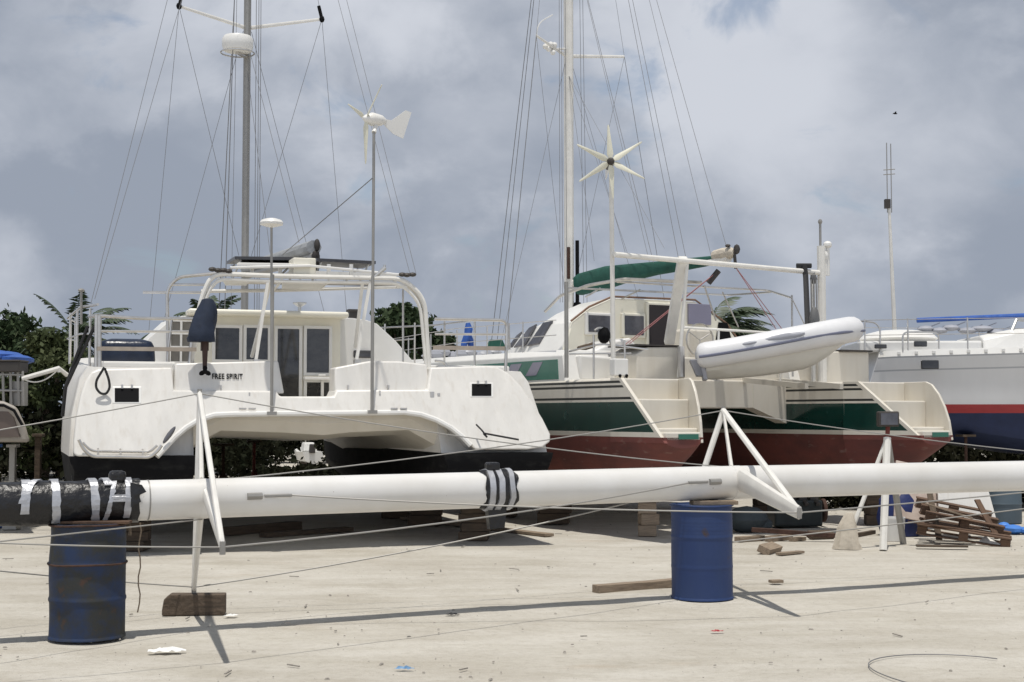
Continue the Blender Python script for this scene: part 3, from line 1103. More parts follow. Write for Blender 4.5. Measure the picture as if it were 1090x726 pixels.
for k in range(3):
    a = R(90 + 120 * k)
    mb.ell((.02 + .045 * math.cos(a), -.02, -.66 + .045 * math.sin(a)), (.048, .018, .034), 8, M=Matrix.Rotation(-a, 3, 'Y'))
mb.ell((.02, -.02, -.66), (.04, .08, .04), 8)
mb.build("propeller", blackp, om, smooth=True)

hp_ = [B1.m @ B1.at(px, py, v=.27) for px, py in ((111, 391), (102.5, 405), (102, 413), (107, 419), (113, 419.5), (117, 413), (116, 404), (111.5, 392))]
mb = MB(); mb.tube(arc(hp_, .06), .015, 6)
tag(origin_to(mb.build("hose", rubber, smooth=True), hp_[0]), "black hose hanging in a loop over the left stern corner", "hose")
mb = MB()
for off in (0, .09):
    mb.tube([B1.m @ Vector(q) for q in ((-3.05 - off, 1.0, 2.95), (-3.25 - off * .5, 1.05, 2.5), (-3.42, 1.1 + off, 2.1), (-3.45, 1.2 + off * 1.5, 1.7))], .022, 6)
tag(origin_to(mb.build("mooring_rope", rubber, smooth=True), B1.m @ Vector((-3.05, 1, 2.95))), "doubled black rope hanging down the side of the left catamaran", "rope")

# ================================================================ RIGHT CATAMARAN
B2 = Frame(4.332, 20.238, 28.6, .91, .153)
b2 = thing("catamaran", "cream catamaran with dark green hull panels, red underwater paint and stepped sterns", "catamaran", B2.loc, B2.rot,
           "catamarans hauled out in the yard")
b2.scale = (B2.size,) * 3
ZB = [2.25, 2.212, 2.178, 2.14, 1.995, 1.957, 1.92, 1.46]          # band edges
# bands: 0 deck edge .. ; colours per band index j


def bf2(v):
    return interp(v, [0, 1.25, 4, 7, 9.5, 11, 11.8, 12.1], [.60, .625, .72, .68, .45, .22, .09, .03])


def zd2(v):
    return 2.29 if v < 2.7 else 2.29 + .012 * (v - 2.7)


def fm2(j, k):
    # side rows: 0: camber->edge, 1: edge->ZB0 ...
    tbl = {0: 0, 1: 0, 2: 1, 3: 0, 4: 1, 5: 0, 6: 1, 7: 0, 8: 2, 9: 0}
    return tbl.get(j, 3)


st2 = [1.25, 2.0, 3, 4.5, 6, 7.5, 9, 10, 11, 11.6, 12.0, 12.1]
for sg in (-1, 1):
    secs = []
    uc = 2.36 * sg
    for v in st2:
        b, zd = bf2(v), zd2(v)
        rise = 0 if v < 7 else (v - 7) ** 2 * .014
        zb = .52 + rise
        side = [(.94, zd), (.985, zd - .02)] + [(1.0 if z > 1.7 else .99, z) for z in ZB] + [(.975, 1.385), (.93, 1.10), (.74, .78), (.34, .56)]
        loop = [(d * b, min(z, zd)) for d, z in side] + [(0, zb)] + [(-d * b, min(z, zd)) for d, z in reversed(side)]
        secs.append([Vector((uc + sg * du, v + .22 * (z - 1.3) * (v / 12) ** 4, z + (rise * .8 if z < 1.3 and abs(du) > .01 else 0))) for du, z in loop])
    ns = len(secs[0])
    mb = MB()
    def f(i, k, ns=ns):
        if i == ns - 1:
            return 0
        j = i if i < ns // 2 else ns - 2 - i
        return fm2(j, k)
    mb.loft(secs, fm=f)
    mb.build("hull", [cream, dark_stripe, green_p, red_af], b2, smooth=True)
    mb = MB()
    mb.prism([(uc - .09, 3.2, .8), (uc - .09, 6.6, .8), (uc - .09, 6.2, .2), (uc - .09, 3.7, .2)], (.18, 0, 0))
    mb.build("keel", red_af, b2, bevel=.05)
    # the stern narrows aft: wall lines in plan
    def uw(v, side_, sg=sg):
        c_ = interp(v, [-.1, 1.26], [2.57, 2.36]) * sg
        return c_ + side_ * interp(v, [-.1, 1.26], [.36, .628])
    mb = MB()
    secs = []
    for v, zb in ((-.07, 1.22), (.25, .98), (.7, .72), (1.26, .54)):
        a_, b_ = uw(v, -1), uw(v, 1)
        c_, hw = (a_ + b_) / 2, (b_ - a_) / 2
        zs_ = lambda t: zb + (1.383 - zb) * t
        secs.append([Vector((c_ + du * hw, v, z)) for du, z in ((-1, 1.383), (1, 1.383), (.95, zs_(.66)), (.74, zs_(.3)), (.34, zs_(.05)), (0, zb), (-.34, zs_(.05)), (-.74, zs_(.3)), (-.95, zs_(.66)))])
    mb.loft(secs)
    mb.build("hull_bottom", red_af, b2, smooth=True)
    # stern scoop: side walls, steps, platform
    def va(z):
        return (z - 1.33) * 1.12 - .08
    mb = MB()
    edges = [2.29, 2.25, 2.212, 2.178, 2.14, 1.995, 1.957, 1.92, 1.46, 1.385, 1.30]
    cols = [0, 1, 0, 1, 0, 1, 0, 2, 0, 3]
    for k in range(len(edges) - 1):
        z1, z0 = edges[k], edges[k + 1]
        s0 = .08 if cols[k] else 0
        quads = [(va(z1) + s0, 1.27, va(z0) + s0, 1.27, cols[k])]
        if s0:
            quads.append((va(z1), va(z1) + s0, va(z0), va(z0) + s0, 0 if cols[k] != 3 else 3))
        for (a1, b1_, a0, b0, mi) in quads:
            pts_ = ((a0, z0), (b0, z0), (b1_, z1), (a1, z1))
            mb.loft([[Vector((uw(v, -1) - .001, v, z)) for v, z in pts_], [Vector((uw(v, -1) + .06, v, z)) for v, z in pts_]], mi=mi)
    mb.build("scoop_wall", [cream, dark_stripe, green_p, red_af], b2)
    mb = MB()
    curve = [(1.26, 2.29), (.52, 2.29), (.38, 2.24), (.22, 2.08), (.08, 1.86), (-.02, 1.62), (-.08, 1.3), (1.26, 1.3)]
    mb.loft([[Vector((uw(v, 1) - .05, v, z)) for v, z in curve], [Vector((uw(v, 1), v, z)) for v, z in curve]])
    mb.build("scoop_wall", cream, b2, bevel=.012)
    mb = MB()
    for v0, v1, z0, z1 in ((1.03, 1.5, 1.31, 2.285), (.52, 1.06, 1.31, 1.96), (.08, .6, 1.31, 1.52), (-.07, .14, 1.33, 1.46)):
        mb.loft([[Vector((uw(v0, -1) + .055, v0, z)), Vector((uw(v0, 1) - .045, v0, z)), Vector((uw(v1, 1) - .045, v1, z)), Vector((uw(v1, -1) + .055, v1, z))] for z in (z0, z1)])
    mb.build("stern_steps", cream, b2, bevel=.02)
    mb = MB()
    mb.box(((uw(0, -1) + uw(0, 1)) / 2 + .08, -.076, 1.395), (.36, .012, .075))
    mb.build("step_plate", green_w, b2)

# bridge deck, cockpit and coamings
mb = MB()
secs = []
for v in (2.72, 5, 9.3, 10.2):
    secs.append([Vector(p) for p in ((-1.72, v, 2.33), (1.72, v, 2.33), (1.72, v, 1.84), (-1.72, v, 1.84))])
mb.loft(secs)
mb.build("bridge_deck", cream, b2, bevel=.02)
# sloping nacelle beside the starboard hull
mb = MB()
f0, f1, f2, f3_ = B2.at(806, 433, v=2.6), B2.at(855, 456, v=2.6), B2.at(848, 434, v=2.6), B2.at(842, 405, v=2.6)
mb.prism([(f0.x, 2.712, 1.85), (f1.x - .05, 2.712, f1.z), (f1.x + .02, 2.712, f1.z), (f2.x, 2.712, f2.z), (f3_.x, 2.712, 2.32), (f0.x, 2.712, 2.32)], (0, .3, 0))
mb.build("nacelle_fairing", cream, b2)
mb = MB()
# cockpit back wall and corner boxes
mb.box((0, 2.9, 2.5), (3.8, .12, .45))
a, b_ = B2.at(673, 369, v=1.9), B2.at(729, 369, v=1.9)
mb.prism([(a.x + .08, 1.9, 2.28), (b_.x, 1.9, 2.28), (b_.x, 1.9, b_.z), (a.x + .3, 1.9, a.z), (a.x + .08, 1.9, a.z - .12)], (0, .9, 0))
a, b_ = B2.at(868, 374, v=2.2), B2.at(925, 374, v=2.2)
mb.prism([(a.x, 2.2, 2.28), (b_.x, 2.2, 2.28), (b_.x, 2.2, b_.z), (a.x, 2.2, a.z)], (0, .8, 0))
mb.build("coaming", cream, b2, bevel=.025)
mb = MB()
a, b_ = B2.at(893, 374, v=2.2), B2.at(926, 374, v=2.2)
mb.box(((a.x + b_.x) / 2, 2.5, a.z + .015), (b_.x - a.x, .75, .03))
a, b_ = B2.at(676, 368, v=1.9), B2.at(724, 367.5, v=1.9)
mb.box(((a.x + b_.x) / 2, 2.3, a.z + .015), (b_.x - a.x, .85, .025))
mb.build("coaming_cap", dkbox, b2)
# port quarter: white lockers and raised side
mb = MB()
a, b_ = B2.at(607, 378, v=2.9), B2.at(664, 378, v=2.9)
mb.prism([(a.x, 2.6, 2.28), (b_.x, 2.6, 2.28), (b_.x, 2.6, a.z - .05), (a.x, 2.6, a.z)], (0, 1.2, 0))
a, b_ = B2.at(648, 363, v=3.4), B2.at(676, 378, v=3.4)
mb.prism([(a.x - .55, 3.2, b_.z - .25), (b_.x, 3.2, b_.z - .25), (b_.x, 3.2, b_.z + .05), (b_.x - .22, 3.2, a.z + .06), (a.x, 3.2, a.z), (a.x - .5, 3.2, b_.z + .02)], (0, .9, 0))
mb.build("seat_locker", gelw, b2, bevel=.04, seg=3)
# raised topsides with green panel (both hulls)
for sg in (-1, 1):
    secs = []
    for v, w in ((2.72, .66), (4, .70), (6, .66), (8, .52), (9.5, .38), (11, .17), (11.7, .07)):
        zt = 2.70 + .01 * (v - 2.7)
        uc = 2.36 * sg
        secs.append([Vector((uc - w * .99, v - (.0 if v > 3 else .12), 2.27)), Vector((uc + w * .99, v - (.0 if v > 3 else .12), 2.27)), Vector((uc + w * .96, v, zt)), Vector((uc + w * .8, v + .05, zt + .1)), Vector((uc - w * .8, v + .05, zt + .1)), Vector((uc - w * .96, v, zt))])
    mb = MB(); mb.loft(secs)
    mb.build("raised_topside", gelw, b2, bevel=.015)
    if sg < 0:
        def side(v, z, off=.012):
            w = interp(v, [2.72, 4, 6, 8, 9.5, 11], [.66, .70, .66, .52, .38, .17])
            t = (z - 2.27) / .43
            return Vector((-2.36 - w * (.99 - .03 * t) - off, v, z))
        mb = MB()
        for v0, v1 in ((2.8, 4), (4, 6), (6, 8), (8, 9.5), (9.5, 10.6)):
            mb.loft([[side(v0, 2.31), side(v1, 2.31), side(v1, 2.64), side(v0 + (.06 if v0 < 3 else 0), 2.64)],
                     [side(v0, 2.31, -.02), side(v1, 2.31, -.02), side(v1, 2.64, -.02), side(v0 + (.06 if v0 < 3 else 0), 2.64, -.02)]])
        gp = mb.build("green_band", green_w, b2)
        for quad in (((559, 400.5), (570, 399.5), (576, 385), (566, 386)), ((536, 403), (548, 402), (555, 387), (543, 388))):
            c = [B2.at(*q, u=-3.06) for q in quad]
            c = [Vector((side(q.y, min(max(q.z, 2.33), 2.62), .016).x, q.y, min(max(q.z, 2.33), 2.62))) for q in c]
            mb = MB(); mb.prism(c, (.02, 0, 0))
            mb.build("window", glass3, gp)
mb = MB()
mb.box((0, 7.2, 2.60), (4.2, 5.2, .12))
mb.build("deck", gelw, b2)
mb = MB()
mb.tube([(-2.3, 11.1, 2.55), (2.3, 11.1, 2.55)], .1, 10)
mb.build("bow_crossbeam", alu, b2, smooth=True)
mb = MB(); mb.prism([(-2.1, 9.9, 2.6), (2.1, 9.9, 2.6), (2.1, 11, 2.6), (-2.1, 11, 2.6)], (0, 0, .02))
mb.build("trampoline", inflatg, b2)

# cabin
V0 = 5.0
bp_ = [B2.at(px, py, v=V0) for px, py in ((592, 386), (606, 343), (625, 328), (650, 317), (738, 320.5), (772, 346), (789, 370), (798, 387))]
bp_[0].z = bp_[-1].z = 2.62
uc_ = (bp_[0].x + bp_[-1].x) / 2
cs = []
for v, su, sz, ss in ((V0, 1, 1, 1), (6.1, 1.0, .97, 1), (6.9, .97, .80, .86), (7.6, .90, .56, .62), (8.2, .8, .28, .4), (8.5, .74, .06, .1)):
    sec = []
    for k, q in enumerate(bp_):
        f_ = ss if k in (1, 6) else sz
        sec.append(Vector((uc_ + (q.x - uc_) * su, v, 2.62 + (q.z - 2.62) * f_)))
    cs.append(sec)
mb = MB(); mb.loft(cs)
mb.build("cabin", gelw, b2, bevel=.04, seg=3)
mb = MB()
ctr_ = Vector((uc_, V0, 3.1))
mb.prism([p.lerp(ctr_, .02) + Vector((0, -.07, 0)) for p in cs[0]], (0, .1, 0))
mb.build("aft_bulkhead", creamy, b2)
mb = MB()
mb.tube([q + Vector((0, -.06, .02)) for q in cs[0][1:7]], .02, 6)
mb.build("roof_trim", mat("teak_trim", (.22, .13, .085), .7, var=.3), b2)
pa, pb_, pc_ = cs[0][0], cs[0][1], cs[0][0] + Vector((0, 1, 0))
pn = (pb_ - pa).cross(pc_ - pa).normalized()
if pn.x > 0:
    pn = -pn
def onplane(px, py):
    o = B2.i @ Vector((0, 0, CAMZ)); d = B2.i.to_3x3() @ ray(px, py)
    return o + d * ((pa - o).dot(pn) / d.dot(pn))
for quad in (((561.5, 369), (574.5, 366.5), (589, 341.5), (579, 343.5)), ((547, 370.5), (558, 368.5), (572, 345), (564, 349)), ((540.5, 371), (545, 370), (557, 352.5), (551, 357))):
    c = [onplane(*q) + pn * .03 for q in quad]
    mb = MB(); mb.prism(c, -pn * .05)
    mb.build("cabin_window", glass2, b2, bevel=.02)
# bulkhead windows and door
def bq(px, py, v=V0 - .12):
    return B2.at(px, py, v=v)
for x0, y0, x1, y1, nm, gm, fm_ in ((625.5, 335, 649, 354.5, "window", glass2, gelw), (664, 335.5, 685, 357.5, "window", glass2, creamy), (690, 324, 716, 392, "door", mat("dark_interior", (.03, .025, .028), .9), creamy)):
    a, c = bq(x0, y0), bq(x1, y1)
    mb = MB(); mb.box(((a.x + c.x) / 2, V0 - .10, (a.z + c.z) / 2), (c.x - a.x + .09, .08, a.z - c.z + .09))
    fr = mb.build(nm, fm_, b2, bevel=.02)
    mb = MB(); mb.box(((a.x + c.x) / 2, V0 - .125, (a.z + c.z) / 2), (c.x - a.x, .05, a.z - c.z))
    mb.build("pane", gm, fr, bevel=.02)
a, c = bq(733, 323), bq(757, 346)
mb = MB(); mb.box(((a.x + c.x) / 2, V0 - .1, (a.z + c.z) / 2), (c.x - a.x, .06, a.z - c.z)); mb.build("instrument_panel", glass3, b2, bevel=.01)
a, c = bq(765, 343), bq(779, 362)
mb = MB(); mb.prism([(a.x + .03, V0 - .09, a.z), (c.x - .08, V0 - .09, a.z), (c.x + .02, V0 - .09, c.z), (a.x - .04, V0 - .09, c.z)], (0, .06, 0))
mb.build("dark_vent", blackp, b2)
# helm console in cream with steering wheel
mb = MB()
a = B2.at(742, 370, v=3.9)
mb.box((a.x, 4.0, 2.85), (.7, .5, .9), taper=.85)
hc = mb.build("helm_console", cream, b2, bevel=.05, seg=3)
mb = MB()
wc = B2.at(745, 362, v=3.65)
mb.tube([wc + Vector((.3 * math.cos(a), 0, .3 * math.sin(a))) for a in np.linspace(0, 2 * math.pi, 25)], .016, 6)
for k in range(3):
    a = 2.1 * k + .5; mb.tube([wc, wc + Vector((.3 * math.cos(a), 0, .3 * math.sin(a)))], .01, 6)
mb.build("steering_wheel", steel, hc)

# davit gantry and poles
mb = MB()
g0, g1 = Vector((-2.75, 1.5, 4.26)), Vector((1.87, 2.0, 4.24))
mb.tube([g0, g1], .045, 10)
mb.build("gantry_beam", whitep, b2, smooth=True)
a = B2.at(727, 276, v=1.68); b_ = B2.at(712, 366, v=2.6)
mb = MB(); mb.bar(a + Vector((0, 0, .03)), b_, .17, .13); mb.build("gantry_post", whitep, b2, bevel=.03)
mb = MB(); mb.tube([a + Vector((.09, .0, 0)), B2.at(722, 402, v=1.8)], .03, 8); mb.build("gantry_brace", whitep, b2)
mb = MB(); a = B2.at(874, 262, v=2.0); mb.tube([(a.x, 2.0, 2.3), (a.x, 2.0, a.z)], .075, 10); mb.tube([(a.x - .12, 2.1, 2.3), (a.x - .12, 2.1, 4.25)], .04, 8)
gp_ = mb.build("gantry_post", whitep, b2, smooth=True)
mb = MB(); q = Vector((a.x + .15, 2.0, B2.at(884, 262, v=2.0).z)); mb.tube([(q.x, 2, 4.2), q], .035, 8); mb.ell(q + Vector((0, 0, .02)), (.08, .08, .07), 10)
q2 = B2.at(879, 272, v=2.0); mb.ell(q2, (.05, .05, .09), 10); mb.tube([q2, (q2.x, 2, 4.2)], .03, 6)
mb.build("satellite_antenna", gelw, gp_, smooth=True)
mb = MB(); q = B2.at(873, 236, v=2.0); mb.tube([(q.x, 2.0, 4.2), q], .022, 6); mb.ell(q, (.04, .04, .05), 8)
mb.build("whip_antenna", alud, gp_)
mb = MB(); mb.tube([B2.at(727, 348.5, v=1.75), B2.at(832, 355, v=1.75)], .022, 8)
for px in (765, 832):
    q = B2.at(px, 352, v=1.75); mb.tube([q, (q.x, 1.8, 2.3)], .02, 6)
mb.build("cockpit_rail", whitep, b2, smooth=True)
# davit arms under the dinghy
for px in (797, 833):
    q = B2.at(px, 403, v=2.6)
    mb = MB(); mb.bar((q.x, 2.75, 2.34), (q.x - .05, 1.0, 2.2), .07, .09); mb.build("dinghy_chock", cream, b2)
mb = MB()
for px in (725,):
    q = B2.at(px, 385, v=1.75); mb.tube([q + Vector((0, 0, -.25)), q + Vector((0, 0, .25))], .06, 8)
mb.build("rail_fitting", steel, b2)

# green sail cover on boom
b_a, b_b = B2.at(612, 312, v=7.2), B2.at(772, 279, v=2.2)
mb = MB(); mb.tube([(0, 7.3, b_a.z + .22), (0, 2.15, b_b.z + .06)], .07, 10); mb.build("boom", whitep, b2, smooth=True)
mb = MB(); secs = []
kp = []
for px, y0, y1 in ((617.5, 292, 314), (619, 291, 314), (630, 287, 312), (645, 283.5, 308), (670, 281, 300), (700, 278, 293), (727, 275.5, 288), (750, 273, 284), (767, 271.5, 280)):
    kp.append((B2.at(px, y0, u=0), B2.at(px, y1, u=0)))
for k, (a, b_) in enumerate(kp):
    c = (a + b_) / 2; hh = (a.z - b_.z) / 2
    w = .16 - .012 * k
    secs.append([Vector((w * math.cos(q) * (1 + .15 * math.sin(3 * q + 1.9 * k)), c.y, c.z + hh * math.copysign(abs(math.sin(q)) ** .6, math.sin(q)) * (1 + .04 * math.sin(2.3 * k)))) for q in np.linspace(0, 2 * math.pi, 14, endpoint=False)])
mb.loft(secs); mb.build("sail_cover", green_c, b2, smooth=True)
mb = MB()
secs = []
for v, s_ in ((2.55, .09), (2.3, .11), (2.1, .10), (2.0, .05)):
    secs.append([Vector((s_ * math.cos(a), v, 4.5 + s_ * math.sin(a))) for a in np.linspace(0, 2 * math.pi, 10, endpoint=False)])
mb.loft(secs); mb.build("sail_clew", cloth, b2, smooth=True)
mb = MB(); mb.ell((.03, 1.97, 4.55), (.06, .06, .09), 8); mb.tube([(0, 2.0, 4.5), (.03, 2.0, 4.22)], .028, 6); mb.ell((-.06, 2.1, 4.62), (.05, .05, .03), 8)
mb.build("boom_end_block", dkbox, b2, smooth=True)
q2 = B2.at(765, 288, v=2.6)
mb = MB(); mb.tube([q2, q2 + Vector((-.15, .1, -.22))], .05, 6); mb.build("mainsheet_block", dkbox, b2, smooth=True)
for st_, ends in ((Vector((.02, 2.0, 4.25)), (B2.at(826, 350, v=1.9), B2.at(833, 351, v=1.9))), (q2, (B2.at(664, 368, v=3.0), B2.at(670, 366, v=3.0)))):
    mb = MB()
    for e in ends:
        mb.tube([st_, e], .007, 5, cap=False)
    mb.build("mainsheet", redline, b2)
# bimini frame tubes above the cockpit
mb = MB()
def bt(*pts, r=.018):
    mb.tube(arc([Vector(p) for p in pts], .1), r, 6)
zb_ = 4.02
bt((-1.9, 5.2, 3.62), (-1.75, 4.9, zb_ - .12), (-1.7, 4.0, zb_), (-1.6, 3.0, zb_ + .03), (0, 2.95, zb_ + .04), r=.03)
bt((-1.75, 4.6, zb_), (1.7, 4.4, zb_)); bt((-1.62, 3.2, zb_), (1.45, 2.9, 3.98), (1.5, 2.3, 3.8)); bt((1.7, 4.4, zb_), (1.5, 2.9, 3.95))
bt((1.5, 2.3, 3.85), (1.5, 2.3, 2.4)); bt((-1.62, 3.3, zb_), (-1.62, 3.3, 2.4)); bt((.1, 3.0, zb_), (.35, 3.0, 3.4)); bt((.5, 3.0, zb_ - .1), (.85, 3, 3.3), r=.014)
bt((-1.2, 4.4, zb_), (-1.2, 4.9, 3.9)); bt((-.4, 4.3, zb_), (-.4, 4.9, 3.9))
bt((1.5, 2.3, 3.8), (1.9, 2.2, 3.0), (2.2, 2.2, 2.5), r=.012)
mb.build("bimini_frame", steel, b2, smooth=True)
# mast
VM2 = 7.5
mb = MB(); mb.tube([(0, VM2, 3.7), (0, VM2, 17)], .125, 14, flat=.72, up=(0, 1, 0)); mb.build("mast", whitep, b2, smooth=True)
mb = MB()
tips2 = {}
for sg in (-1, 1):
    tip = Vector((1.05 * sg, VM2 - .5, 9.15 if sg > 0 else 9.32)); tips2[sg] = tip
    m2 = MB(); m2.tube([(.08 * sg, VM2, 9.15), tip], [.04, .028], 8, flat=.6); m2.build("spreader", whitep, b2, smooth=True)
m2 = MB(); q = B2.at(584, 52, v=VM2 - .2)
for d in ((0, 0, 0), (.1, 0, -.06), (-.08, 0, .04), (.05, 0, .1), (.14, 0, .1)):
    m2.ell(q + Vector(d), (.06, .06, .06), 8)
m2.tube([q, (0, VM2, q.z + .12)], .02, 6)
m2.tube(arc([q + Vector((-.3, 0, .1)), q + Vector((-.25, 0, .5)), q + Vector((.1, 0, .72))], .2), .012, 5)
m2.build("mast_lights", gelw, b2)
m2 = MB(); m2.tube([(.12, VM2 - .13, 5.3), (.12, VM2 - .13, 4.0)], .04, 8); m2.ell((.12, VM2 - .13, 3.95), (.1, .1, .1), 8)
m2.build("halyard_bundle", blackp, b2)
m2 = MB(); m2.tube([(-.09, VM2 - .13, 5.15), (-.09, VM2 - .13, 4.5)], .035, 6); m2.build("halyard_cover", rust, b2)
rig = MB()
top2 = Vector((0, VM2, 17))
wire(rig, top2, Vector((0, 11.1, 2.65)), .018); wire(rig, top2 + Vector((.1, .2, 0)), Vector((.1, 11.0, 2.65)), .008)
for sg in (-1, 1):
    wire(rig, top2, tips2[sg]); wire(rig, tips2[sg], Vector((2.0 * sg, VM2 - .9, 2.75)), .009 if sg < 0 else .007)
    wire(rig, Vector((.08 * sg, VM2, 9.0)), Vector((1.9 * sg, VM2 - .4, 2.75)))
    wire(rig, tips2[sg], Vector((.1 * sg, VM2, 4.2)))
for du in (.2, .28, -.2, -.3, -.36):
    wire(rig, Vector((du * .8, VM2 - .1, 15)), Vector((du, VM2 - .25, 4.0)), .006)
wire(rig, top2, Vector((-.02, 2.1, 4.4)), .006); wire(rig, top2 + Vector((0, -.2, 0)), Vector((.3, 3.0, 4.4)), .006)
wire(rig, Vector((0, VM2, 12)), Vector((-.3, 4, 4.5)), .006); wire(rig, Vector((0, VM2, 12)), Vector((.3, 5, 4.6)), .006)
for k, v in enumerate((6.2, 5.0, 3.8)):
    wire(rig, Vector((-.05, VM2 - .1, 8.7)), Vector((-.2, v, 4.75)), .005)
wire(rig, top2, B2.at(730, 274, v=1.7), .005); wire(rig, top2, B2.at(722, 274, v=1.7), .005)
rig.build("rigging", wire_m, b2)
# turbine with six blades
pb, pt = Vector((B2.at(653, 378, v=1.6).x, 1.6, 2.28)), B2.at(650.5, 180, v=1.6)
mb = MB(); mb.tube([pb, pt], .038, 8); wt = mb.build("turbine_pole", whitep, b2, smooth=True)
hub = B2.at(650, 172, v=1.45)
ax = (B2.i.to_3x3() @ Vector((.05, -1, .08))).normalized()
ex = Vector((0, 0, 1)).cross(ax).normalized()
ey = ax.cross(ex).normalized()
mb = MB(); mb.tube([hub + ax * .08, hub + ax * .03, hub - ax * .1, hub - ax * .35], [.02, .06, .07, .05], 10); mb.tube([hub - ax * .1 + Vector((0, 0, -.03)), pt + Vector((0, 0, -.05))], .04, 8)
mb.build("turbine_body", dkbox, wt, smooth=True)
mb = MB(); q = hub - ax * .35; mb.prism([q, q - ax * .3 + Vector((0, 0, .15)), q - ax * .42 + Vector((0, 0, .12)), q - ax * .4 + Vector((0, 0, -.1)), q - ax * .25 + Vector((0, 0, -.1))], ex * .012); mb.build("tail_fin", gelw, wt)
for k in range(6):
    a = R(93 + 60 * k)
    rotor_blade(hub, ax, ex * math.cos(a) + ey * math.sin(a), .60, .06, .03, .3).build("blade", bladem, wt, smooth=True)
mb = MB(); q = B2.at(603, 402, v=2.3); mb.tube([q, (q.x, q.y, B2.at(603, 300, v=2.3).z)], .035, 8); mb.build("stern_pole", alud, b2, smooth=True)
# stern rails and lifelines on port quarter
mb = MB()
U = -2.85
for px, v in ((632, 1.9), (665, 1.4)):
    q = B2.at(px, 390, v=v); mb.tube([(q.x, v, 2.28), (q.x, v, 3.0 if px < 650 else 2.9)], .016, 6)
mb.tube(arc([B2.at(606, 374, v=2.3), B2.at(640, 366, v=1.8), B2.at(690, 372, v=1.5)], .1), .016, 6)
mb.tube(arc([B2.at(633, 352, v=1.9), B2.at(637, 349, v=1.9), B2.at(646, 350, v=1.9), B2.at(650, 366, v=1.9)], .08), .02, 6)
mb.tube([B2.at(606, 377, v=2.3), B2.at(672, 376, v=1.6)], .014, 6)
for v in (4.2, 5.6, 7.0, 8.4, 9.8, 11.2):
    u = -2.36 - interp(v, [2.72, 4, 6, 8, 9.5, 11], [.62, .66, .62, .48, .34, .14])
    mb.tube([(u + .1, v, 2.75), (u + .1, v, 3.35)], .014, 6)
mb.tube([(-2.95, 3.0, 3.3), (-2.85, 7, 3.38), (-2.4, 11.2, 3.38)], .008, 5); mb.tube([(-2.95, 3.0, 3.05), (-2.85, 7, 3.1), (-2.4, 11.2, 3.1)], .008, 5)
mb.tube(arc([(-2.4, 11.2, 3.38), (-2.0, 11.9, 3.4), (-1.9, 11, 3.4)], .3), .016, 6)
mb.build("guard_rail", steel, b2, smooth=True)
mb = MB(); q = B2.at(660, 391, v=1.35)
mb.box((q.x - .02, 1.35, q.z), (.26, .16, .27)); lk = mb.build("rail_locker", gelw, b2, bevel=.02)
mb = MB()
for px in (660, 667):
    w_ = B2.at(px, 400, v=1.27); mb.ell(w_, (.028, .028, .028), 8); mb.tube([w_, w_ + Vector((.02, 0, -.13))], .012, 5)
mb.build("cleat", blackp, lk)
q = B2.at(643, 357, v=1.9)
mb = MB(); mb.ell(q, (.10, .12, .14), 10); mb.build("winch", blackp, b2, smooth=True)
mb = MB(); q = B2.at(624, 370, v=2.9); mb.tube([q + Vector((-.15, 0, -.03)), q + Vector((.15, 0, .05))], .05, 8); mb.build("rope_coil", woodd, b2, smooth=True)
# folding hardware on bows: bundled blue sail bag by the forestay
q = B2.at(498, 356, v=11.0)
mb = MB()
mb.tube([q + Vector((0, 0, .26)), q + Vector((.02, 0, .12)), q + Vector((0, 0, 0)), q + Vector((-.09, 0, -.2)), q + Vector((-.13, 0, -.45))], [.05, .1, .09, .08, .05], 8)
mb.tube([q + Vector((0, 0, .02)), q + Vector((.1, .05, -.18)), q + Vector((.15, .05, -.45))], [.07, .08, .05], 8)
mb.build("sail_bag", bluet, b2, smooth=True)
mb = MB()
for k in range(9):
    q = B2.at(455 + 9 * k, 379 - (k % 3) * 2, v=9.6)
    mb.ell(q, (.12 + .1 * rnd.random(), .1, .05 + .06 * rnd.random()), 8)
mb.build("foredeck_gear", inflatg, b2, smooth=True)
mb = MB(); mb.box(B2.at(528, 367, v=9.2), (.5, .1, .22), taper=.6); mb.build("deck_hatch", green_c, b2, bevel=.02)

# inflatable dinghy hanging in the davits
dS, dB = P(741, 382, 20.9), P(906, 352, 20.65)
dl, dr = Vector((0, 0, dS.z)), Vector(((dB - dS).xy.length, 0, dB.z))
droot = thing("dinghy", "white and grey inflatable dinghy hung across the stern of the green trimmed catamaran", "dinghy", dS,
              math.atan2(dB.y - dS.y, dB.x - dS.x))
dn = MB()
Ld = dr.x - dl.x
tube_path = []
def dz(t):
    return .02 + (dr.z - dl.z) * (t ** 1.15)
HW = .48
near, far_ = [], []
for t in [0, .012, .03, .06, .1, .16, .22, .3, .38, .46, .54, .62, .7, .77, .84, .9, .95, .98, 1]:
    w = HW * (1 if t < .55 else max(0, 1 - ((t - .55) / .45) ** 2.2))
    near.append((Ld * t, -w, dz(t))); far_.append((Ld * t, w, dz(t)))
path = near + far_[::-1][1:]
rr = [.19 * (.5, .78, .93, 1)[min(3, i, len(path) - 1 - i)] for i in range(len(path))]
dn.tube(path, rr, 14)
dn.build("inflatable_tube", inflat, droot, smooth=True)
mb = MB(); mb.tube([Vector(p) + Vector((0, (-.188 if p[1] <= 0 else .188) * (1 if abs(p[1]) > .2 else abs(p[1]) / .2), -.02)) + (Vector((.188, 0, 0)) * (1 - min(1, abs(p[1]) / .35))) for p in path[1:-1]], .022, 6)
mb.build("rub_strake", inflatb, droot, smooth=True)
mb = MB()
secs = []
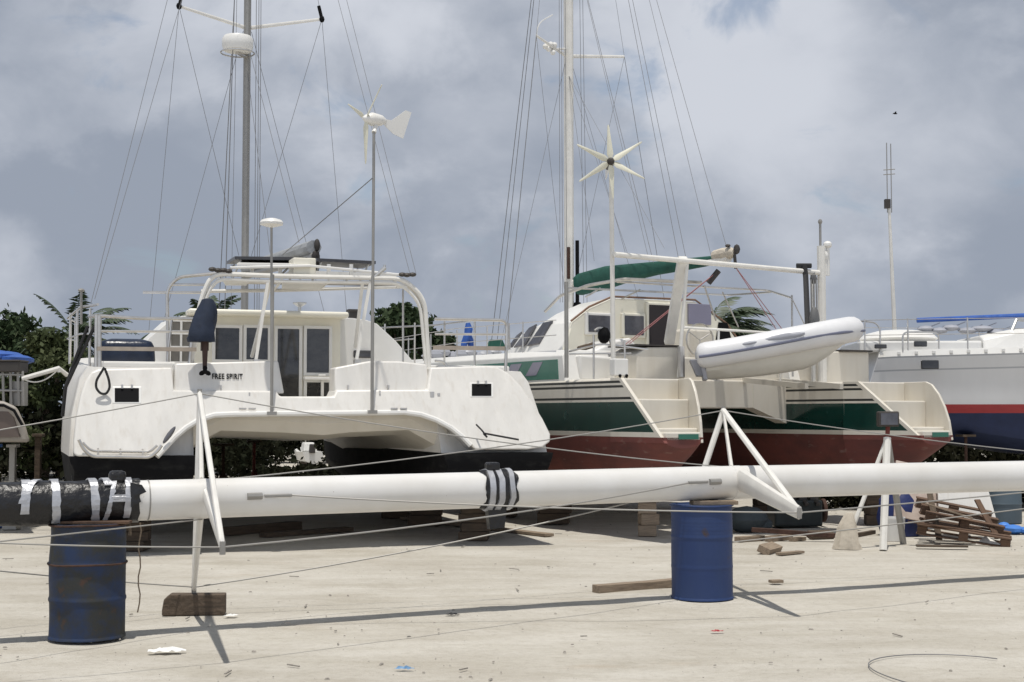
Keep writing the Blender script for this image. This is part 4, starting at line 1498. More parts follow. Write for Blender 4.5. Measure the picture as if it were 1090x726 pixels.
for t in np.linspace(.06, .97, 14):
    w = HW * (1 if t < .55 else max(0.05, 1 - ((t - .55) / .45) ** 2.2))
    dp = (.27 + .17 * math.sin(math.pi * t * .75)) * (1 - max(0, (t - .70) / .30) ** 1.5)
    z = dz(t)
    secs.append([Vector((Ld * t, s_ * w, z + zz)) for s_, zz in ((-1.0, -.06), (-.8, -.17 - dp * .2), (-.35, -.14 - dp * .6), (0, -.13 - dp * .72), (.35, -.14 - dp * .6), (.8, -.17 - dp * .2), (1.0, -.06))])
mb.loft(secs); mb.build("dinghy_hull", mat("dinghy_hull_white", (.66, .65, .61), .4, var=.1), droot, smooth=True)
mb = MB(); mb.prism([(.02, -.47, .06), (.02, .47, .06), (.10, .4, -.32), (.10, -.4, -.32)], (.06, 0, 0)); mb.prism([(-.10, -.3, -.02), (-.10, .3, -.02), (.0, .25, -.26), (.0, -.25, -.26)], (.12, 0, 0)); mb.build("dinghy_transom", inflatg, droot, bevel=.01)
def dpatch(x, dz_, sx, sz, m, nm, roll=.16):
    mb = MB()
    mb.ell((x, -HW - .168, dz(x / Ld) + dz_), (sx, .03, sz), 10, M=Matrix.Rotation(-roll, 3, 'Y'))
    return mb.build(nm, m, droot, smooth=True)
dpatch(.75, .06, .12, .03, inflatg, "grab_patch"); dpatch(1.25, .06, .30, .05, inflatg, "name_patch")
mb = MB()
q, e = P(855.5, 287, 22.5), P(860, 352, 20.9)
mb.tube([q + Vector((0, .07, .02)), q + Vector((0, -.07, .04)), q + Vector((.01, -.1, -.12)), e], .045, 6); mb.tube([q + Vector((-.12, -.02, .06)), q + Vector((.12, -.02, .06))], .04, 6)
tag(origin_to(mb.build("lifting_strap", rubber, smooth=True), e), "black lifting strap running from the white gantry down to the dinghy bow", "strap")
mb = MB()
q, e = P(866, 297, 22.45), P(867, 350, 21.0)
mb.tube([P(867, 290, 22.55), q], .012, 5)
mb.ell(q, (.06, .05, .09), 8); mb.ell(e + Vector((0, 0, .14)), (.08, .07, .2), 8)
for d in (-.04, 0, .04):
    mb.tube([q + Vector((d, 0, 0)), e + Vector((d, 0, 0))], .012, 5)
tag(origin_to(mb.build("tackle", mat("tackle_grey", (.12, .12, .12), .6), smooth=True), e), "block and tackle beside the black strap at the dinghy bow", "tackle")

# ================================================================ MONOHULL ON THE RIGHT
B3 = Frame(*P(905, 440, 26.7).xy, -93, .92, .136)      # bow points right
b3 = thing("sailing_yacht", "grey white sailing yacht with a red stripe over blue underwater paint at the right edge", "sailing yacht", B3.loc, B3.rot)
b3.scale = (B3.size,) * 3
L3 = 12.5
zs3 = [2.98, 2.86, 2.83, 2.60, 2.57, 2.05, 1.93, 1.76]
secs = []
st = [0, .6, 1.5, 3, 5, 7, 9, 10.5, 11.6, 12.2, 12.5]
for v in st:
    b = interp(v, [0, 1.5, 4, 7, 9, 11, 12.1, 12.5], [1.15, 1.5, 1.85, 1.85, 1.45, .75, .25, .05])
    zb = interp(v, [0, 1.5, 4, 7, 10, 12.5], [1.7, 1.2, .8, .8, 1.1, 1.75])
    side = [(.97, zs3[0] + .02 * v)] + [(1.0 - .02 * i * .5, z + (.02 * v if i < 4 else 0)) for i, z in enumerate(zs3[1:])] + [(.82, max(zb + .3, 1.15) if zb < 1.5 else 1.74), (.45, zb + .06 if zb < 1.5 else 1.72)]
    loop = [(d * b, z) for d, z in side] + [(0, zb)] + [(-d * b, z) for d, z in reversed(side)]
    secs.append([Vector((du, v + .25 * (z - 1.7) * (v / 12.5) ** 4 - (.3 * (z - 1.7) if v == 0 else 0) * -1, z)) for du, z in loop])
ns = len(secs[0])
def f3(i, k):
    if i == ns - 1: return 0
    j = i if i < ns // 2 else ns - 2 - i
    return {0: 4, 1: 1, 2: 0, 3: 1, 4: 0, 5: 0, 6: 2}.get(j, 3)
mb = MB(); mb.loft(secs, fm=f3)
mb.build("hull", [greyhull, mat("grey_stripe", (.42, .43, .45), .4), red_p, blue_af, gelw], b3, smooth=True)
mb = MB(); mb.prism([(-.12, 4.2, 1.1), (-.12, 7.2, 1.1), (-.12, 6.8, .2), (-.12, 5.0, .2)], (.24, 0, 0)); mb.build("keel", blue_af, b3, bevel=.06)
cs3 = []
for v, w, z in ((2.4, 1.1, 3.30), (3, 1.2, 3.42), (6, 1.15, 3.55), (8.5, .9, 3.45), (9.6, .6, 3.15)):
    cs3.append([Vector((-w - .12, v, 2.95)), Vector((w + .12, v, 2.95)), Vector((w, v, z - .08)), Vector((w * .8, v, z)), Vector((-w * .8, v, z)), Vector((-w, v, z - .08))])
mb = MB(); mb.loft(cs3); mb.build("cabin", gelw, b3, bevel=.03)
mb = MB(); mb.box((0, 1.2, 3.08), (2.2, 2.4, .22)); mb.build("cockpit_coaming", gelw, b3, bevel=.04)
def b3p(px, py, u):
    return B3.at(px, py, u=u)
for x0, y0, x1, y1, u, nm in ((980, 383.5, 999, 393, 1.83, "hull_window"), (931, 366.5, 944, 371, 1.32, "cabin_window"), (973, 363, 987, 369, 1.32, "cabin_window")):
    a, c = b3p(x0, y0, u), b3p(x1, y1, u)
    mb = MB(); mb.box((u + (.02 if nm == "hull_window" else -.02), (a.y + c.y) / 2, (a.z + c.z) / 2), (.06, abs(c.y - a.y), abs(a.z - c.z))); mb.build(nm, glass, b3, bevel=.015)
mb = MB()
for k in range(26):
    v = .4 + .32 * k
    b = interp(v, [0, 1.5, 4, 7, 9], [1.15, 1.5, 1.85, 1.85, 1.45])
    mb.box((b + .0, v, 2.92 + .02 * v), (.03, .06, .05))
mb.build("toe_rail_slots", gelw, b3)
mb = MB()
for v in (.1, .9, 2.0, 3.1, 4.6, 6.0, 7.5):
    b = interp(v, [0, 1.5, 4, 7, 9], [1.1, 1.45, 1.8, 1.8, 1.4]); mb.tube([(b, v, 2.95), (b, v, 3.62)], .016, 6); mb.tube([(-b, v, 2.95), (-b, v, 3.62)], .016, 6)
for s_ in (-1, 1):
    for z in (3.6, 3.3):
        mb.tube([(s_ * interp(v, [0, 1.5, 4, 7, 9], [1.1, 1.45, 1.8, 1.8, 1.4]), v, z) for v in (.1, .9, 2, 3.1, 4.6, 6, 7.5)], .007, 5)
mb.tube(arc([(1.12, .4, 2.95), (1.12, .4, 3.55), (1.0, .0, 3.6), (-1.0, 0, 3.6), (-1.12, .4, 3.55), (-1.12, .4, 2.95)], .2), .018, 6)
mb.tube(arc([(1.3, .8, 2.95), (1.3, .8, 3.35), (1.3, 1.5, 3.35), (1.3, 1.5, 2.95)], .12), .018, 6)
mb.build("guard_rail", steel, b3, smooth=True)
a, c = b3p(976, 341, 0), b3p(1078, 336.5, 0)
mb = MB(); mb.tube([a, c, c + (c - a) * .6], .05, 8); mb.build("blue_covered_pole", bluet, b3, smooth=True)
mb = MB()
for px, py in ((985, 350), (1000, 352), (1012, 349), (1030, 352), (1045, 350), (1060, 354)):
    q = b3p(px, py, 0); mb.ell(q, (.2, .16 + .1 * rnd.random(), .07), 8)
    mb.tube([q, q + Vector((0, .3, .12))], .012, 5)
mb.build("deck_gear", inflatg, b3, smooth=True)
mb = MB(); q = b3p(1082, 340, .9); mb.tube([q, q + Vector((.3, -.35, -.62))], .03, 6); mb.tube([q, q + Vector((0, .8, -.1))], .03, 6); mb.build("arch", alu, b3)
mb = MB(); mb.ell((0, 1.0, 3.28), (.9, .8, .2), 12); mb.build("spray_canvas", gelw, b3, smooth=True)

# tall radio mast behind the yacht
ap = P(952, 345, 34); at_ = P(946.5, 222, 34)
an = thing("radio_antenna", "tall thin pole with two whip antennas rising behind the right yacht", "antenna", (ap.x, 34, 0))
mb = MB(); mb.tube([(ap.x, 34, 0), ap, at_], [.06, .055, .035], 8); mb.build("pole", whitep, an, world=True, smooth=True)
mb = MB()
for d in (-.04, .06):
    e = P(945.5, 152 if d < 0 else 153, 34); mb.tube([(at_.x + d, 34, at_.z - .1), (e.x + d, 34, e.z)], .013, 5)
mb.build("whip", alud, an, world=True)
mb = MB(); q = P(944.5, 217, 34); mb.box(q, (.13, .12, .22)); mb.build("junction_box", dkbox, an, world=True)
mb = MB()
for py in (181, 186):
    q = P(946.5, py, 34); mb.tube([q + Vector((-.14, 0, 0)), q + Vector((.14, 0, .02))], .012, 5)
mb.build("clamp", alud, an, world=True)

# ================================================================ SMALL BOAT AT THE LEFT EDGE
S4 = P(32, 470, 20.5)
b4 = thing("motorboat", "grey beige motorboat stern at the left edge with a blue cover on top", "motorboat", (S4.x, S4.y, 0), R(80))
def w4(px, py, Y=20.5):
    return P(px, py, Y)
mb = MB()
prof = [w4(-120, 418), w4(4, 427), w4(18, 433), w4(27, 452), w4(32.5, 471), w4(-120, 470)]
mb.prism(prof, (-1.0, 2.4, 0)); mb.build("hull", mat("beige_grey_hull", (.33, .30, .26), .5, var=.15, vscale=3), b4, world=True, bevel=.05, seg=3)
mb = MB(); mb.prism([w4(-60, 436, 20.46), w4(8, 438, 20.46), w4(14, 444, 20.46), w4(21, 465, 20.46), w4(-60, 467, 20.46)], (0, .06, 0)); mb.build("hull_stripe", mat("brown_recess", (.13, .10, .085), .6, var=.2), b4, world=True)
mb = MB(); mb.tube([w4(-80, 430, 20.44), w4(4, 431.5, 20.44), w4(15, 437, 20.44), w4(24, 453, 20.44)], .022, 6); mb.build("rub_rail", blackp, b4, world=True)
mb = MB()
for k, (px, py) in enumerate(((-30, 380), (-5, 379), (8, 380), (18, 383))):
    mb.ell(w4(px, py, 21.5), (.22, .5, .11 - .01 * k), 10)
mb.build("blue_cover", bluet, b4, world=True, smooth=True)
mb = MB(); mb.box(w4(14, 391, 21), (.32, .4, .15)); mb.box(w4(14, 384.5, 21) , (.34, .42, .03)); mb.build("engine_cover", dkbox, b4, world=True, bevel=.02)
mb = MB()
for px in (3, 11, 19, 24):
    mb.tube([w4(px, 395, 20.9), w4(px + 1, 432, 20.9)], .02, 6)
mb.tube([w4(-20, 398, 20.9), w4(24, 399, 20.9)], .02, 6); mb.tube([w4(-20, 415, 20.9), w4(24, 416, 20.9)], .02, 6)
mb.box(w4(20, 419, 21.1), (.17, .3, .36))
mb.build("stern_rail", alud, b4, world=True, smooth=True)
mb = MB(); mb.tube([w4(24, 403, 20.9), w4(63, 392, 20.9), w4(71, 399, 21.1)], .035, 8); mb.tube(sag(w4(26, 404, 20.9), w4(62, 393, 20.9), .1), .01, 5); mb.tube([w4(63, 392, 20.9), (w4(63, 392, 20.9).x, 20.9, 2.35)], .025, 6)
mb.build("boom", whitep, b4, world=True, smooth=True)
def post(px, y0, Y, w, m, label, name="support_post", cat="post"):
    a = P(px, y0, Y)
    mb = MB(); mb.box((0, 0, a.z / 2), (w, w, a.z)); mb.box((0, 0, .03), (w * 2.4, w * 2.4, .06)); mb.box((0, 0, a.z - .02), (w * 1.8, w * 1.8, .05))
    o = mb.build(name, m, bevel=.01); o.location = (a.x, a.y, 0)
    return tag(o, label, cat)
post(14, 473, 21.3, .09, alud, "grey steel post propping up the small boat at the left edge")
post(41, 462, 22.5, .09, woodd, "brown wooden post between the small boat and the left catamaran")
post(-14, 473, 21.6, .2, bluel, "blue post at the very left edge under the small boat")
mb = MB(); mb.ell((0, 0, .28), (.32, .22, .3), 10); o = mb.build("plastic_sack", paper, smooth=True); o.location = (P(14, 500, 22.4).x, 22.4, 0.0); tag(o, "white plastic sack on the ground under the small boat", "sack")

# ================================================================ THE MAST LYING ON DRUMS
m0, m1 = Vector((-3.28, 10.97, 1.035)), Vector((1.78, 13.3, 1.075))
mdir = (m1 - m0)
def MP(t):
    p = m0 + mdir * t
    p.z = 1.035 + .035 * t if t < 1 else 1.07
    return p
sm = thing("unstepped_mast", "long white mast lying across two blue oil drums, one end wrapped in black plastic", "mast", MP(.5) * 1.0)
mb = MB(); mb.tube([MP(t) for t in (-.62, -.3, 0, .5, 1, 1.5, 2, 2.6)], .158, 28, flat=.82, up=(0, 0, 1)); mb.build("mast_tube", spar, sm, world=True, smooth=True)
def t_at(px):
    a = (px - CX) / F
    return (a * m0.y - m0.x) / (mdir.x - a * mdir.y)
mdn = mdir.normalized(); perp = Vector((.418, -.908, 0))   # perp points to the camera
def wrap(px0, px1, r, m, nm, seed=0, parent=sm, rag=0.0, n=26, steps=None):
    t0, t1 = t_at(px0), t_at(px1)
    N = steps or max(4, int((t1 - t0) * 60))
    rr = random.Random(seed)
    secs = []
    for k in range(N + 1):
        t = t0 + (t1 - t0) * k / N
        c = MP(t)
        ring = []
        for i in range(n):
            a = 2 * math.pi * i / n
            q = r + rag * (mnoise.noise((t * 22 + seed, math.cos(a) * 2.2, math.sin(a) * 2.2)))
            e = Vector((0, 0, 1)) * (q * math.cos(a)) + perp * (q * .82 * math.sin(a))
            sh = rag * 2.5 * mnoise.noise((seed + 5, math.cos(a) * 1.7, math.sin(a) * 1.7)) if k in (0, N) else 0
            ring.append(c + e + mdn * sh)
        secs.append(ring)
    mb = MB(); mb.loft(secs)
    return mb.build(nm, m, parent, world=True, smooth=True, angle=60)
bw = wrap(-260, 147, .168, tapeb, "black_wrap", 3, rag=.016)
def tape(px, w, a0, a1, slant, seed, parent, r=.186, n=16):
    """a strip of tape round part of the mast: angle 0 is on top, pi/2 faces the yard"""
    mb = MB()
    rows = []
    for k in range(n + 1):
        a = a0 + (a1 - a0) * k / n
        c = MP(t_at(px)) + mdn * (slant * (k / n - .3))
        e = Vector((0, 0, 1)) * math.cos(a) + perp * (.82 * math.sin(a))
        j0 = .012 * mnoise.noise((seed, k * .7, 0)); j1 = .012 * mnoise.noise((seed, k * .7, 9))
        q = r + .006 * mnoise.noise((seed * 3, k * .5, 4))
        rows.append([c + e * q - mdn * (w / 2 + j0), c + e * q + mdn * (w / 2 + j1), c + e * (q - .012) + mdn * (w / 2 + j1), c + e * (q - .012) - mdn * (w / 2 + j0)])
    mb.loft(rows)
    mb.build("silver_tape", tapes, parent, world=True)
for a_ in ((29, .062, -.7, 1.95, -.02, 1), (40, .055, -.6, 1.5, -.16, 2), (59, .06, -.9, 2.5, .015, 3), (99, .06, -.9, 2.5, .03, 4), (119, .035, .5, 2.4, -.07, 5), (113, .06, -.5, .75, .02, 8), (137, .05, -.6, 2.3, -.03, 6), (128, .14, 1.25, 1.55, 0, 7), (-40, .07, -.9, 2.5, 0, 9)):
    tape(*a_, bw)
mb = MB()
q = MP(t_at(126)); mb.box(q + Vector((0, 0, .19)) + perp * .02, (.13, .10, .1), rz=.4); mb.build("wrapped_fitting", tapeb, bw, world=True, bevel=.03)
mb = MB()
q = MP(t_at(142)) + perp * .148 + Vector((0, 0, .03))
mb.prism([q + Vector((-.04, 0, .12)), q + mdn * .05 + Vector((0, 0, .10)), q + mdn * .085 + Vector((0, 0, .045)), q + mdn * .03 + Vector((0, 0, .02)), q + mdn * .045 + Vector((0, 0, -.03)), q - mdn * .03 + Vector((0, 0, -.07))], perp * .01); mb.build("loose_flap", tapeb, bw, world=True)
w2 = wrap(512, 545, .170, tapeb, "black_wrap", 9, rag=.02)
for a, b_ in ((515, 521), (525, 531), (536, 541)):
    wrap(a, b_, .185, tapes, "silver_tape", a, w2, .008, steps=4)
mb = MB(); q = MP(t_at(524)); mb.box(q + Vector((0, 0, .2)), (.12, .1, .08), rz=.4); mb.build("wrapped_fitting", tapeb, w2, world=True, bevel=.02)
mb = MB(); q = MP(t_at(526)) + perp * .05
secs = [[q + Vector((0, 0, -.15)) + mdn * -.08, q + Vector((0, 0, -.15)) + mdn * .10, q + Vector((0, 0, -.15)) + mdn * .10 - perp * .08, q + Vector((0, 0, -.15)) - mdn * .08 - perp * .08],
        [q + Vector((0, 0, -.34)) + mdn * -.06, q + Vector((0, 0, -.33)) + mdn * .08, q + Vector((0, 0, -.33)) + mdn * .08 - perp * .06, q + Vector((0, 0, -.34)) - mdn * .06 - perp * .06]]
mb.loft(secs); mb.build("hanging_wrap", tapeb, w2, world=True)
# seam ring and groove
wrap(158, 159.5, .1615, alud, "joint_ring", 1, steps=2)

def spreader(root, tip, r0=.06, r1=.04, nm="spreader", m=whitep):
    mb = MB(); mb.tube([root, root.lerp(tip, .5), tip], [r0, (r0 + r1) / 2, r1], 10, flat=.45, up=(0, 0, 1)); return mb.build(nm, m, sm, world=True, smooth=True)
# left station
rl = MP(t_at(217)); rR = MP(t_at(781))
LT = Vector((-1.99, 9.75, .80)); LU = P(212.5, 419, 12.3); LD = P(206.5, 625, 12.25)
RT = Vector((2.43, 11.98, .885)); RU = P(770, 437, 14.5); RD = P(722, 583, 14.2)
for root, T, U_, D in ((rl, LT, LU, LD), (rR, RT, RU, RD)):
    spreader(root + perp * .12 + Vector((0, 0, .03)), T, .115 if root is rR else .06, .06 if root is rR else .045)
    spreader(root - perp * .05 + Vector((0, 0, .13)), U_, .055 if root is rl else .045, .032)
    spreader(root - perp * .05 - Vector((0, 0, .10)), D, .06, .045)
    for a, b_ in ((U_, T), (U_, D)):
        mb = MB(); mb.tube([a, b_], .022 if root is rl else .03, 8); mb.build("spreader_brace", whitep, sm, world=True, smooth=True)
    for e in (T, U_, D):
        mb = MB(); mb.tube([e + Vector((0, 0, -.05)), e + Vector((0, 0, .04))], .022, 6)
        mb.build("spreader_tip_clamp", alud, sm, world=True)
for px0, px1 in ((213, 221), (777, 786)):
    wrap(px0, px1, .1605, spar, "spreader_collar", 2, steps=2)
# tangs
tgL = MP(t_at(268)) + perp * .135 + Vector((0, 0, .015)); tgR = MP(t_at(752)) + perp * .135 + Vector((0, 0, .02))
mb = MB()
for tg, s_ in ((tgL, 1), (tgR, -1)):
    mb.tube([tg - mdn * .06, tg + mdn * .06], .028, 8)
    mb.tube([tg + mdn * .08 * s_, tg + mdn * .30 * s_ + perp * .02], .013, 6)
mb.build("tang", alud, sm, world=True)
mb = MB()
r_ = .0058
def ww(a, b, d=.02, r=r_):
    mb.tube(sag(a, b, d), r, 5)
offL = MP(-.62) + perp * .0
ww(LU, MP(-.52) + Vector((0, 0, .2)), .02); ww(LU, rR - perp * .1 + Vector((0, 0, .14)), .06); ww(RU, rl - perp * .1 + Vector((0, 0, .14)) + mdn * .15, .05)
ww(RU, MP(2.05) + Vector((0, 0, .12)), .05)
ww(LT, P(-160, 570, 8.6), .02); ww(LT, tgR - mdn * .25, .05, .007); ww(tgL + mdn * .28, RT, .03, .007); ww(RT, MP(2.2) + perp * .12, .02, .007)
ww(LD, P(-160, 590, 10.2), .02); ww(LD, MP(t_at(668)) - Vector((0, 0, .16)), .05, .007); ww(RD, MP(2.2) - Vector((0, 0, .15)), .03, .007)
ww(rl - Vector((0, 0, .165)), P(-160, 594, 8.9), .0)
mb.build("rigging_wire", wire_l, sm, world=True)
mb = MB()
hr = P(149, 556, 11.1)
mb.tube([hr + Vector((.01 * math.sin(k * 1.7), 0, -.0 - k * .07)) for k in range(11)], .006, 5)
mb.tube([hr + Vector((-.08, 0, -.02)), hr + Vector((-.085, 0, -.1)), hr + Vector((-.07, 0, -.1)), hr + Vector((-.075, 0, -.02))], .006, 5)
tag(origin_to(mb.build("cord", wood), hr), "thin frayed cord dangling from the mast beside the left drum", "cord")

# oil drums
def drum(loc, m, label, ribs, dents, rz, rim, bung):
    d = thing("oil_drum", label, "oil drum", loc, rz, "oil drums holding up the mast")
    mb = MB()
    r = .286
    prof = [(r * .97, .0), (r + .006, .004), (r + .006, .018), (r, .024)]
    zs = np.linspace(.03, .85, 60)
    for z in zs:
        q = r
        for zz, h, w in ribs:
            q += h * math.exp(-((z - zz) / w) ** 2)
        prof.append((q, float(z)))
    prof += [(r, .856), (r + .006, .86), (r + .006, .876), (r - .004, .878), (r - .012, .862), (.02, .860)]
    n = 48
    rings = []
    for q, z in prof:
        rings.append([Vector(((q - dents * max(0, mnoise.noise((math.cos(2 * math.pi * i / n) * 1.5, math.sin(2 * math.pi * i / n) * 1.5, z * 3)))) * math.cos(2 * math.pi * i / n),
                              (q - dents * max(0, mnoise.noise((math.cos(2 * math.pi * i / n) * 1.5, math.sin(2 * math.pi * i / n) * 1.5, z * 3)))) * math.sin(2 * math.pi * i / n), z)) for i in range(n)])
    mb.loft(rings)
    mb.build("shell", m, d, smooth=True, angle=50)
    mb = MB()
    for z in rim:
        mb.tube([Vector(((.2935) * math.cos(a), (.2935) * math.sin(a), z + .003 * math.sin(3 * a))) for a in np.linspace(0, 2 * math.pi, 41)], .0075, 6)
    mb.build("rust_rim", rust if bung else m, d, smooth=True)
    return d
drum((-3.28, 10.97, 0), bluerust, "dented rusty blue oil drum with a dark dirty base under the wrapped end", [(.30, .009, .013), (.57, .009, .013)], .020, .3, (.572, .868), True)
drum((1.78, 13.3, 0), blued, "cleaner bright blue oil drum with fine ribs under the middle of the mast", [(.30, .003, .012), (.58, .006, .012)] + [(.62 + .035 * k, .0028, .008) for k in range(6)], .006, 1.2, (.868,), False)
mb = MB(); mb.box((0, 0, 0), (.42, .2, .036)); mb.box((-.02, .05, -.002), (.40, .06, .04), rz=.1)
o = mb.build("packing_board", wood, bevel=.004); o.location = (1.89, 13.25, .895); o.rotation_euler = (0, 0, .05); tag(o, "short grey packing board on top of the bright blue drum", "board")
mb = MB(); mb.box((0, 0, 0), (.60, .16, .02)); o = mb.build("packing_board", woodr, bevel=.003); o.location = (-3.24, 10.9, .888); o.rotation_euler = (0, .01, .1); tag(o, "thin brown packing board on top of the rusty drum", "board")
# timber block under the left spreader
q = P(207, 640, 12.25)
mb = MB()
mb.prism([(-.265, -.08, 0), (.265, -.08, .0), (.265, -.08, .175), (-.20, -.08, .18), (-.25, -.08, .14), (-.265, -.08, .05)], (0, .16, 0))
o = mb.build("timber_block", mat("grey_brown_timber", (.135, .10, .072), .95, col2=(.065, .05, .037), vscale=5, stretch=(1, 9, 9), bump=.7, bscale=22), bevel=.01); o.location = (q.x, 12.25, -.005); o.rotation_euler = (0, 0, .12); tag(o, "dark squared timber block under the lower spreader near the rusty drum", "timber block")
# plank beside the right drum
def plank(a, b, w, h, m, label, name="plank", cat="plank", tilt=0):
    a, b = Vector(a), Vector(b)
    L = (b - a).length
    mb = MB(); N = 8; secs = []
    for k in range(N + 1):
        x = -L / 2 + L * k / N
        j = .006 * mnoise.noise((x * 3, a.x, 2))
        secs.append([Vector((x, -w / 2 + j, -h / 2)), Vector((x, w / 2 + j, -h / 2)), Vector((x, w / 2 + j, h / 2 + j)), Vector((x, -w / 2 + j, h / 2 + j))])
    mb.loft(secs)
    o = mb.build(name, m, bevel=.004)
    d = b - a
    o.location = (a + b) / 2 + Vector((0, 0, h / 2)); o.rotation_euler = (tilt, -math.atan2(d.z, d.xy.length), math.atan2(d.y, d.x))
    return tag(o, label, cat)
plank(G(634, 631), G(722, 624), .12, .075, wood, "long weathered plank lying on the sand left of the bright blue drum")
plank(G(785, 577), G(811, 575), .12, .07, wood, "weathered wood offcut behind the bright blue drum, first in the row of scraps")
plank(G(818, 576.5), G(840, 574), .12, .07, wood, "wood offcut with a pointed end, middle of the row of scraps")
plank(G(843, 576.5), G(855, 575), .1, .05, wood, "short grey offcut right of the pointed offcut")
plank(G(813, 590), G(826, 586), .16, .09, wood, "chunky wood scrap on a thin slat, right of the blue drum", tilt=.4)
plank(G(829, 591), G(853, 588.5), .1, .03, wood, "thin wooden slat lying flat beside the chunky scrap")
plank(G(820, 620.5), G(832, 620), .09, .03, wood, "small grey wood chip on the open sand right of the blue drum")
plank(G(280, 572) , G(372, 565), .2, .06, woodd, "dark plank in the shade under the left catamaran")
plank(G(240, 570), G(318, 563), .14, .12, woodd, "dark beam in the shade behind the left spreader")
plank(G(430, 553.5) + Vector((0, 0, .02)), G(585, 571), .16, .04, wood, "long pale board lying from shade into sun below the striped tape")
# paper scraps, red strip, wire loop
def scrap(px, py, sx, sy, m, label, cat="scrap"):
    c = G(px, py); nx, ny = 9, 6
    V = []
    for j in range(ny):
        for i in range(nx):
            u, v = i / (nx - 1) * 2 - 1, j / (ny - 1) * 2 - 1
            e = 1 + .5 * mnoise.noise((px + u * 1.5, v * 1.5, 3))
            V.append((sx * u * e, sy * v * e * (1 - .3 * abs(u)), max(.0, .022 * (1 - .6 * max(abs(u), abs(v))) * (1 + 1.6 * mnoise.noise((px + u * 3, v * 3, 7)))) * min(1, sx / .08)))
    mb = MB(); mb.add(V, [(j * nx + i, j * nx + i + 1, (j + 1) * nx + i + 1, (j + 1) * nx + i) for j in range(ny - 1) for i in range(nx - 1)])
    o = mb.build("litter_scrap", m); o.location = c + Vector((0, 0, .004)); return tag(o, label, cat)
scrap(178, 694, .11, .07, paper, "crumpled white paper scrap in front of the left drum")
scrap(246, 656, .05, .04, paper, "little pale scrap right of the timber block")
scrap(763, 673, .05, .02, red_p, "bright red plastic sliver on the sand in front of the blue drum")
scrap(482, 655, .05, .03, rubber, "small dark scrap on the sand below the striped tape")
scrap(430, 713, .06, .02, mat("faded_blue", (.16, .30, .48), .7), "small blue plastic chip at the bottom of the photo")
cc = G(1030, 722)
mb = MB(); mb.tube([cc + Vector((.52 * math.cos(a) + .1 * math.sin(2 * a), .85 * math.sin(a), .012)) for a in np.linspace(.9, 5.4, 40)], .004, 5)
tag(origin_to(mb.build("wire_loop", wire_m), cc), "thin wire loop lying on the sand in the bottom right corner", "wire")

# ================================================================ CLUTTER ON THE RIGHT
# tripod work lamp
ws = thing("work_lamp", "dark floodlight head on a pale pipe stand behind the mast", "work lamp", (G(938, 575).x, 18.2, 0))
YL = 18.4
hd = P(945, 446, YL)
mb = MB(); mb.box(hd, (.27, .14, .2)); mb.build("lamp_head", dkbox, ws, world=True, bevel=.02)
mb = MB(); mb.box(hd + Vector((0, -.075, 0)), (.22, .012, .15)); mb.build("lamp_glass", glass2, ws, world=True)
mb = MB(); mb.tube([hd + Vector((0, 0, -.1)), P(944.5, 466, YL)], .03, 8); mb.tube([P(944.5, 463, YL), P(944.5, 469, YL)], .045, 8); mb.build("neck", redpost, ws, world=True)
for px, py, Y, m, r in ((937.5, 0, 18.0, whitep, .05), (897, 0, 18.3, whitep, .03), (959, 0, 18.9, alud, .045)):
    e = Vector(((px - CX) / F * Y, Y, 0))
    mb = MB(); mb.tube([P(944.5, 466, YL), e], r, 8); mb.build("leg", m, ws, world=True, smooth=True)
e = Vector(((897 - CX) / F * 18.3, 18.3, 0))
mb = MB(); secs = []
for z, w, h, dx in ((0, .17, .12, .03), (.08, .14, .11, .02), (.28, .11, .08, .03), (.42, .06, .05, .05), (.46, .03, .03, .06)):
    secs.append([Vector((dx + w * math.cos(a) * (1 + .22 * math.sin(5 * a)), h * math.sin(a) * (1 + .2 * math.sin(4 * a)), z)) for a in np.linspace(0, 2 * math.pi, 24, endpoint=False)])
mb.loft(secs); o = mb.build("rag", cloth, smooth=True); o.location = (e.x - .02, e.y - .12, 0); tag(o, "pale rag draped over the foot of the lamp stand's left leg", "rag")

# broken pallets and boards
def pallet(loc, rot, label, m, L=1.2, W=.9, decks=(0, 1, 2, 3, 4)):
    p = thing("pallet", label, "pallet", loc, 0, "pallets heaped at the right")
    p.rotation_euler = rot
    for k in decks:
        mb = MB(); mb.box((0, -W / 2 + .06 + k * (W - .12) / 4, .125), (L, .1, .022)); mb.build("deck_board", m, p, bevel=.003)
    for k in range(3):
        for j in range(3):
            mb = MB(); mb.box((-L / 2 + .07 + k * (L - .14) / 2, -W / 2 + .07 + j * (W - .14) / 2, .063), (.12, .1, .095)); mb.build("block", m, p, bevel=.004)
    for j in range(3):
        mb = MB(); mb.box((0, -W / 2 + .07 + j * (W - .14) / 2, .008), (L, .1, .016)); mb.build("bottom_board", m, p)
    return p
pc = G(1013, 574)
pallet((pc.x, 19.1, .08), (R(4), R(8), -.32), "broken brown pallet lying tilted on the heap, nearest the sand", woodr, decks=(0, 1, 3))
pallet((pc.x + .02, 19.4, .27), (R(13), R(11), -.05), "second brown pallet leaning on top of the tilted one", woodr, 1.05, .8, (0, 2, 4))
mb = MB(); mb.box((0, 0, 0), (1.15, .03, .85)); o = mb.build("plywood_sheet", board, bevel=.004); o.location = (P(998, 540, 20.0).x, 20.2, .56); o.rotation_euler = (R(-22), R(12), .1); tag(o, "stained pinkish board leaning behind the pallets on the left", "board")
mb = MB(); mb.prism([(-.3, 0, -.4), (.52, 0, -.38), (.30, 0, .5), (-.35, 0, .5)], (0, .03, 0)); o = mb.build("plywood_sheet", gel, bevel=.004); o.location = (P(1025, 540, 19.9).x, 19.95, .48); o.rotation_euler = (R(-20), R(5), -.1); tag(o, "white board with a slanted edge leaning behind the pallets on the right", "board")
